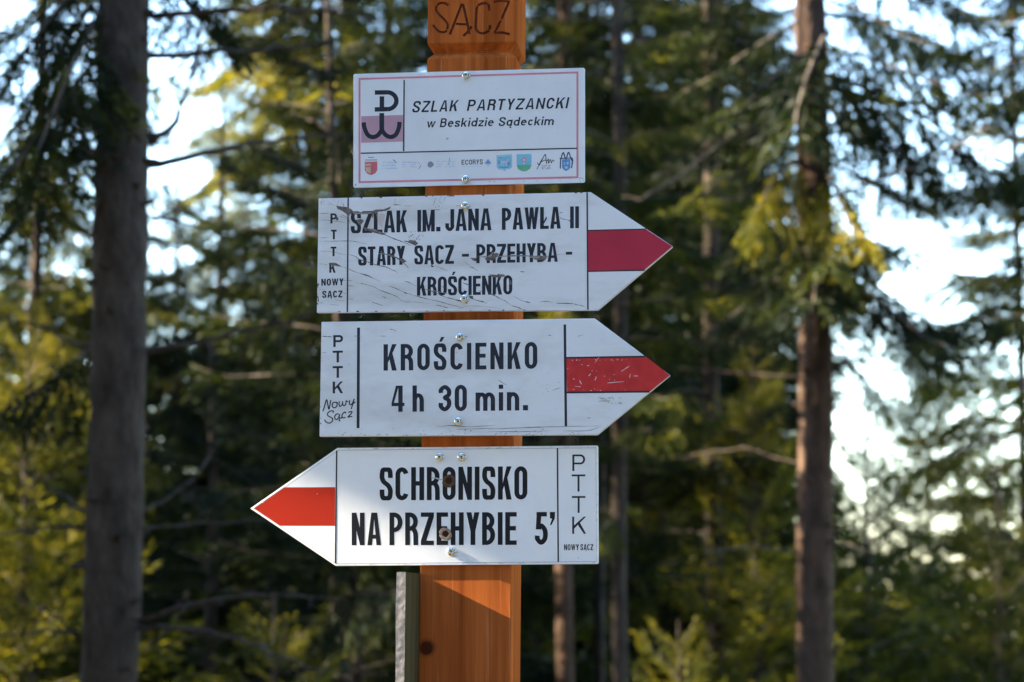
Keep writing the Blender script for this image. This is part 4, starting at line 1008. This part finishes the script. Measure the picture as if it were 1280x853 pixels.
# ---- third sign
S3 = Sign('white arrow sign pointing right with a scratched red stripe and a walking time in hours',
          [(401.8, 402.6), (743.4, 398.2), (837.8, 469.3), (746.6, 543.8), (399.3, 545.8)], 0.015, 0.012, M['white_old_b'])
for d_ in (vline(448.2, 409.7, 447.6, 535.4, 3.6), vline(706.0, 405.8, 707.4, 533, 3.2)): S3.print('divider', [d_], 'ink', 1)
st3 = S3.print('stripe', [[(707.7, 448.2), (808.2, 446.6), (837.4, 469.3), (812.4, 489.4), (708.8, 490.4)]], 'red_b', 1)
for d_ in (hline(707.8, 447.5, 806.8, 445.9, 2.2), hline(708.6, 490.9, 812, 489.8, 2.4)): S3.print('stripe_edge', [d_], 'ink', 2, st3)
wl(S3, [('KROŚCIENKO', 479.4, 671.6)], (480, 463.6), (671, 461.2), 33, 33.6, 5.5, 4.9, 5.0, 'ink')
wl(S3, [('4', 489.4, 505.6), ('h', 515.6, 529.9), ('30', 548.5, 583.6), ('min.', 594.4, 660)], (489, 515.2), (660, 513.2), 32.8, 33, 5.5, 4.9, 4.6, 'ink')
v3 = []
for c, x, y, w, h in (('P', 416.6, 434, 12.2, 14.8), ('T', 415.8, 453.3, 12.8, 14.6), ('T', 415.8, 472.6, 12.8, 14.6), ('K', 415.8, 492, 13, 14.8)): v3 += word(c, x, x + w, y, y - .2, h, h, 3.0, 2.6, 1)
S3.print('lettering', v3, 'ink', 2)
B = lambda p: zz(395, 490, 18.95, p)
hand = [[(160, 465), (200, 350), (250, 185), (280, 300), (305, 415), (330, 310), (352, 195)], [(470, 250), (420, 250), (385, 300), (395, 360), (440, 378), (490, 340), (500, 280), (470, 245), (520, 270)], [(555, 225), (545, 290), (570, 345), (620, 300), (635, 225), (630, 290), (665, 330), (705, 290), (715, 215), (760, 240)],
        [(800, 200), (790, 270), (820, 310), (870, 260), (905, 165), (870, 290), (835, 410)], [(865, 285), (900, 265), (935, 235)], [(400, 500), (410, 460), (360, 450), (290, 490), (275, 555), (340, 600), (395, 640), (375, 710), (310, 742), (240, 715), (200, 660)],
        [(540, 530), (490, 525), (445, 580), (455, 640), (495, 655), (540, 600), (560, 530), (550, 610), (590, 625), (620, 590)], [(560, 640), (545, 675), (575, 695)], [(705, 510), (690, 480), (640, 510), (615, 570), (640, 620), (700, 600)], [(765, 490), (815, 470), (855, 480), (810, 540), (755, 600), (810, 590), (860, 585)]]
hp = []
for p in hand: hp += stroke(spline(B(p), 6), 1.5, 1.4)
S3.print('lettering', hp, 'ink', 3, label='handwritten town name')
cp = []
C4 = lambda p: zz(390, 390, 5.17, p); C5 = lambda p: zz(610, 390, 5.171, p)
for i, (p, w) in enumerate([(C4([(62, 158), (100, 160), (135, 163)]), 1.0), (C4([(272, 156), (312, 158)]), .7), (C4([(500, 112), (525, 116), (545, 126)]), .8), (C4([(440, 157), (480, 158)]), .5), (C4([(985, 158), (1005, 160)]), .8), (C4([(60, 265), (95, 262)]), .4), (C4([(800, 745), (900, 735), (1000, 742), (1180, 735)]), .7),
                            (C4([(930, 760), (1180, 752)]), .5), (C5([(0, 760), (150, 752), (330, 745), (470, 742), (740, 738)]), .7), (C5([(0, 772), (200, 775), (420, 768)]), .7), (C5([(480, 770), (640, 768), (720, 745)]), .6), (C5([(385, 150), (410, 154)]), .8), (C5([(575, 160), (620, 148)]), .5), (C5([(415, 508), (470, 490)]), .5), (C5([(640, 688), (665, 684)]), .7), (C5([(65, 440), (120, 475)]), .6)]):
    cp += bead(p, w, 500 + i)
for i in range(60): cp.append(blob(rng1.uniform(402, 745), 545 - rng1.uniform(0.5, 11) * rng1.random(), rng1.uniform(.4, 1.6), rng1.uniform(.2, .45), 600 + i, 7))
for i in range(26): cp.append(blob(rng1.uniform(405, 700), rng1.uniform(405, 540), rng1.uniform(.25, .7), rng1.uniform(.2, .4), 700 + i, 7))
for i in range(16): cp.append(blob(400.6 + rng1.uniform(-.4, .8), rng1.uniform(405, 543), rng1.uniform(.3, .7), rng1.uniform(.4, 1.2), 760 + i))
S3.print('crack', cp, 'crack', 4, label='fine cracks and specks in the white paint')
sm = [C5(p) for p in ([(690, 545), (880, 535), (890, 580), (850, 605), (770, 595), (700, 570)], [(570, 545), (680, 548), (660, 556), (590, 552)])]
S3.print('wear', [blob(x, y, rx, ry, i, 8, .5) for i, (x, y, rx, ry) in enumerate([(748 + rng1.uniform(0, 30), 496 + rng1.uniform(0, 9), rng1.uniform(.8, 3), rng1.uniform(.3, .9)) for _ in range(26)] + [(610 + rng1.uniform(50, 100), 460 + rng1.uniform(0, 35), 1.2, .3) for _ in range(8)])], 'smudge', 3)
scr = []
for i, p in enumerate([[(690, 330), (720, 290)], [(770, 460), (880, 450)], [(560, 480), (600, 485)], [(550, 430), (560, 440)], [(860, 385), (915, 350)], [(590, 440), (605, 470)], [(915, 430), (920, 400)], [(940, 415), (970, 415)], [(640, 350), (655, 345)], [(700, 420), (690, 445)], [(650, 415), (665, 400)]]): scr += bead(C5(p), 1.0, 800 + i)
for i in range(30): scr.append(blob(710 + rng1.uniform(0, 78), 450 + rng1.choice([rng1.uniform(-.5, 1), rng1.uniform(36, 38.6), rng1.uniform(5, 32)]), rng1.uniform(.3, 1.1), rng1.uniform(.25, .6), 830 + i, 7))
S3.print('scratch', scr, 'chip_white', 3, st3)
S3.screw(574.8, 421.6, 5.4); S3.screw(572.9, 527.0, 5.4)

# ---- lowest sign
S4 = Sign('clean white arrow sign pointing left with an orange-red stripe, lowest on the post',
          [(313, 635.9), (421.8, 560.2), (746.4, 557.2), (747.6, 558.4), (748.3, 704), (747, 705.2), (419.8, 707.7)], 0.0037, 0.003, M['white_new'], 0.0007)
def inset(P, d):
    n = len(P); out = []
    for i in range(n):
        a, b, c = P[i - 1], P[i], P[(i + 1) % n]
        def nrm(p, q):
            l = math.hypot(q[0] - p[0], q[1] - p[1]); return (-(q[1] - p[1]) / l, (q[0] - p[0]) / l)
        n1, n2 = nrm(a, b), nrm(b, c)
        k = 1 + n1[0] * n2[0] + n1[1] * n2[1]
        out.append((b[0] + (n1[0] + n2[0]) / k * d, b[1] + (n1[1] + n2[1]) / k * d))
    return out
rim = [(313, 635.9), (421.8, 560.2), (747.4, 557.2), (748.4, 705), (419.8, 707.7)]
ro = inset(rim, 2.8)
S4.print('border', stroke(ro, .55, .55, True), 'grey_ink', 2)
st4 = S4.print('stripe', [[(419.0, 609.2), (354.8, 609.4), (316.8, 635.6), (349.4, 657.4), (418.6, 657.6)]], 'red_c', 1)
for d_ in (vline(420.9, 563.4, 419.3, 704.6, 1.9), vline(696.8, 560.4, 697.8, 702.8, 1.9)): S4.print('divider', [d_], 'ink', 3)
wl(S4, [('SCHRONISKO', 474.6, 659.2)], (474, 625.8), (659, 624.6), 41.2, 41.6, 6.0, 5.6, 3.4, 'ink_fresh')
wl(S4, [('NA', 439.6, 476.4), ('PRZEHYBIE', 486.8, 645.9), ("5", 668.8, 684.2), ("'", 687.4, 693.8)], (439, 681.9), (694, 681.2), 40.8, 41, 6.0, 5.6, 3.3, 'ink_fresh')
v4 = []
for c, x, y, w, h in (('P', 715.4, 589, 16, 20.6), ('T', 714.6, 614.8, 17, 21.4), ('T', 714.8, 641.4, 17, 21), ('K', 715.2, 667.6, 17.4, 21.6)): v4 += word(c, x, x + w, y, y - .1, h, h, 2.5, 2.3, 1)
v4 += word('NOWY', 705, 723.6, 688, 688, 7.4, 7.4, 1.25, 1.1, .7) + word('SĄCZ', 725.6, 741.4, 687.9, 687.9, 7.4, 7.4, 1.25, 1.1, .7)
S4.print('lettering', v4, 'ink', 2)
def screw_hole(s, x, y, r, m_rim, seed):
    k = 3.42 / FPX
    rng = random.Random(seed); ctr = on_front(x, y, s.off)
    V, F = [], []; seg = 18
    for ru, d in ((1.15, .0003), (1.0, .0011), (.74, .0012), (.58, .0005)):
        for i in range(seg):
            a = 6.2832 * i / seg; rr = ru * r * k * rng.uniform(.88, 1.12)
            V.append(ctr + U * math.cos(a) * rr + Vector((0, 0, 1)) * math.sin(a) * rr + N * (d + .0004))
    for j in range(3):
        for i in range(seg): F.append((j * seg + i, j * seg + (i + 1) % seg, (j + 1) * seg + (i + 1) % seg, (j + 1) * seg + i))
    F.append(tuple(3 * seg + i for i in range(seg)))
    me = py_mesh('screw_hole', V, F, [M[m_rim], M['hole']], s.o, 0, False)
    me.polygons[len(me.polygons) - 1].material_index = 1
    return link('screw_hole', me, s.root)
screw_hole(S4, 561.2, 601.4, 7.2, 'rust', 3); screw_hole(S4, 557, 667.6, 7.0, 'torn', 4)
S4.print('crack', bead([(538.5, 597.5), (545, 598), (550, 599.6), (555, 600)], 1.6, 3) + bead([(541, 599), (539, 595)], 1.0, 4), 'smudge', 5)
cp = []
for i in range(26):
    x = rng1.uniform(424, 745); cp.append(blob(x, 560.0 - (x - 422) * .0092 + rng1.uniform(1.0, 2.4), rng1.uniform(.6, 3.0), .32, 950 + i, 7))
for i in range(22):
    x = rng1.uniform(424, 745); cp.append(blob(x, 707.6 - (x - 420) * .0079 - rng1.uniform(1.2, 2.8), rng1.uniform(.8, 3.4), .34, 980 + i, 7))
for i in range(14): cp.append(blob(746.6 + rng1.uniform(-1, .6), rng1.uniform(565, 702), .35, rng1.uniform(.4, 1.8), 1010 + i, 7))
cp += [blob(396.5, 617.6, .6, .5, 1), blob(328.6, 628.4, .9, .6, 2), blob(723, 697.6, .5, 1, 3), blob(470, 560.9, 3, .7, 5)]
S4.print('wear', cp, 'smudge', 4)
for x, y in ((549.6, 571.6), (577, 571.5), (564.6, 689.6)): S4.screw(x, y, 5.8)

# ------------------------------------------------------------------ grey plank on the post's left flank, seen end on
uL0 = lambda z: post_u(z, -1)
def plank():
    ztop = zof(715.2, 510)
    u1 = uL0(ztop) - 0.0006
    # how far it stands out: where the sight line through its near right edge meets the flank
    d = ray(507.2, 718); q = wp(u1, 0, 0)
    f = (q - CAM).dot(U) / d.dot(U)
    pr = (CAM + d * f - P0).dot(N)
    wl_ = (507.0 - 495.4) * (3.42 - pr) / FPX
    zt = (CAM + d * f).z + .003
    root = empty('edge_on_board', wp(u1 - wl_ / 2, -pr * .5, zt - .42), 'weathered grey plank fixed edge-on to the left flank of the post, pointing at the viewer', 'board')
    V, F = [], []
    ug = lambda z: uL0(z) - 0.0006
    n = 9
    rng = random.Random(2)
    for i in range(n):
        z = lerp(zt - .42, zt, i / (n - 1))
        u = ug(z); j = rng.uniform(-.0014, .0014)
        for uu, b in ((u - wl_ + j, -pr), (u, -pr), (u, DEPTH - .006), (u - wl_ + j, DEPTH - .006)): V.append(wp(uu, b, z))
    for i in range(n - 1):
        for k in range(4): F.append((i * 4 + k, i * 4 + (k + 1) % 4, (i + 1) * 4 + (k + 1) % 4, (i + 1) * 4 + k))
    F += [(3, 2, 1, 0), tuple((n - 1) * 4 + k for k in range(4))]
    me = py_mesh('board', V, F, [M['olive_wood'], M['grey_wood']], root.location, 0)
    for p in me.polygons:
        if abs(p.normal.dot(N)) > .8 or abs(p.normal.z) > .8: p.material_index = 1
    link('board', me, root)
    print('plank stands out', pr)
plank()

# ------------------------------------------------------------------ carved town name on the head of the post
def carve():
    Z8 = lambda p: zz(520, 0, 8.533, p)
    S_ = [Z8([(345, 62), (300, 35), (240, 45), (215, 100), (250, 160), (310, 220), (340, 275), (315, 340), (250, 340), (205, 300), (180, 268)]),
          Z8([(362, 372), (420, 225), (492, 42)]), Z8([(500, 45), (535, 190), (572, 368)]), Z8([(425, 255), (490, 262), (550, 262)]), Z8([(595, 285), (550, 345), (505, 385)]),
          Z8([(785, 115), (770, 50), (710, 40), (655, 75), (642, 200), (640, 300), (665, 345), (720, 358), (780, 330), (790, 270)]), Z8([(830, 22), (910, 14), (1000, 20)]), Z8([(992, 22), (920, 190), (838, 355)]), Z8([(838, 355), (920, 352), (1000, 368)])]
    bm = bmesh.new()
    for i, P in enumerate(S_):
        pts = spline(P, 4)
        W = [on_front(x, y, -0.0002) for x, y in pts]
        V, Q = tube_arrays(W, [0.0018 + .0001 * (i % 3)] * len(W), 8)
        vs = [bm.verts.new(v - POST.location) for v in V]
        for q in Q: bm.faces.new([vs[k] for k in q])
        bm.faces.new([vs[k] for k in range(8)][::-1]); bm.faces.new([vs[len(vs) - 8 + k] for k in range(8)])
    bmesh.ops.recalc_face_normals(bm, faces=bm.faces)
    me = bpy.data.meshes.new('carving'); bm.to_mesh(me); bm.free()
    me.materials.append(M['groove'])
    cut = link('carving', me, POST)
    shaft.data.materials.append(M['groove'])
    md = shaft.modifiers.new('carve', 'BOOLEAN')
    md.operation = 'DIFFERENCE'; md.object = cut; md.solver = 'EXACT'; md.use_self = True
    try: md.material_mode = 'TRANSFER'
    except Exception: pass
    bpy.context.view_layer.update()
    dg = bpy.context.evaluated_depsgraph_get()
    new = bpy.data.meshes.new_from_object(shaft.evaluated_get(dg))
    shaft.modifiers.clear()
    shaft.data = new
    bpy.data.objects.remove(cut)
    print('shaft', len(new.vertices), [m.name for m in new.materials])
carve()
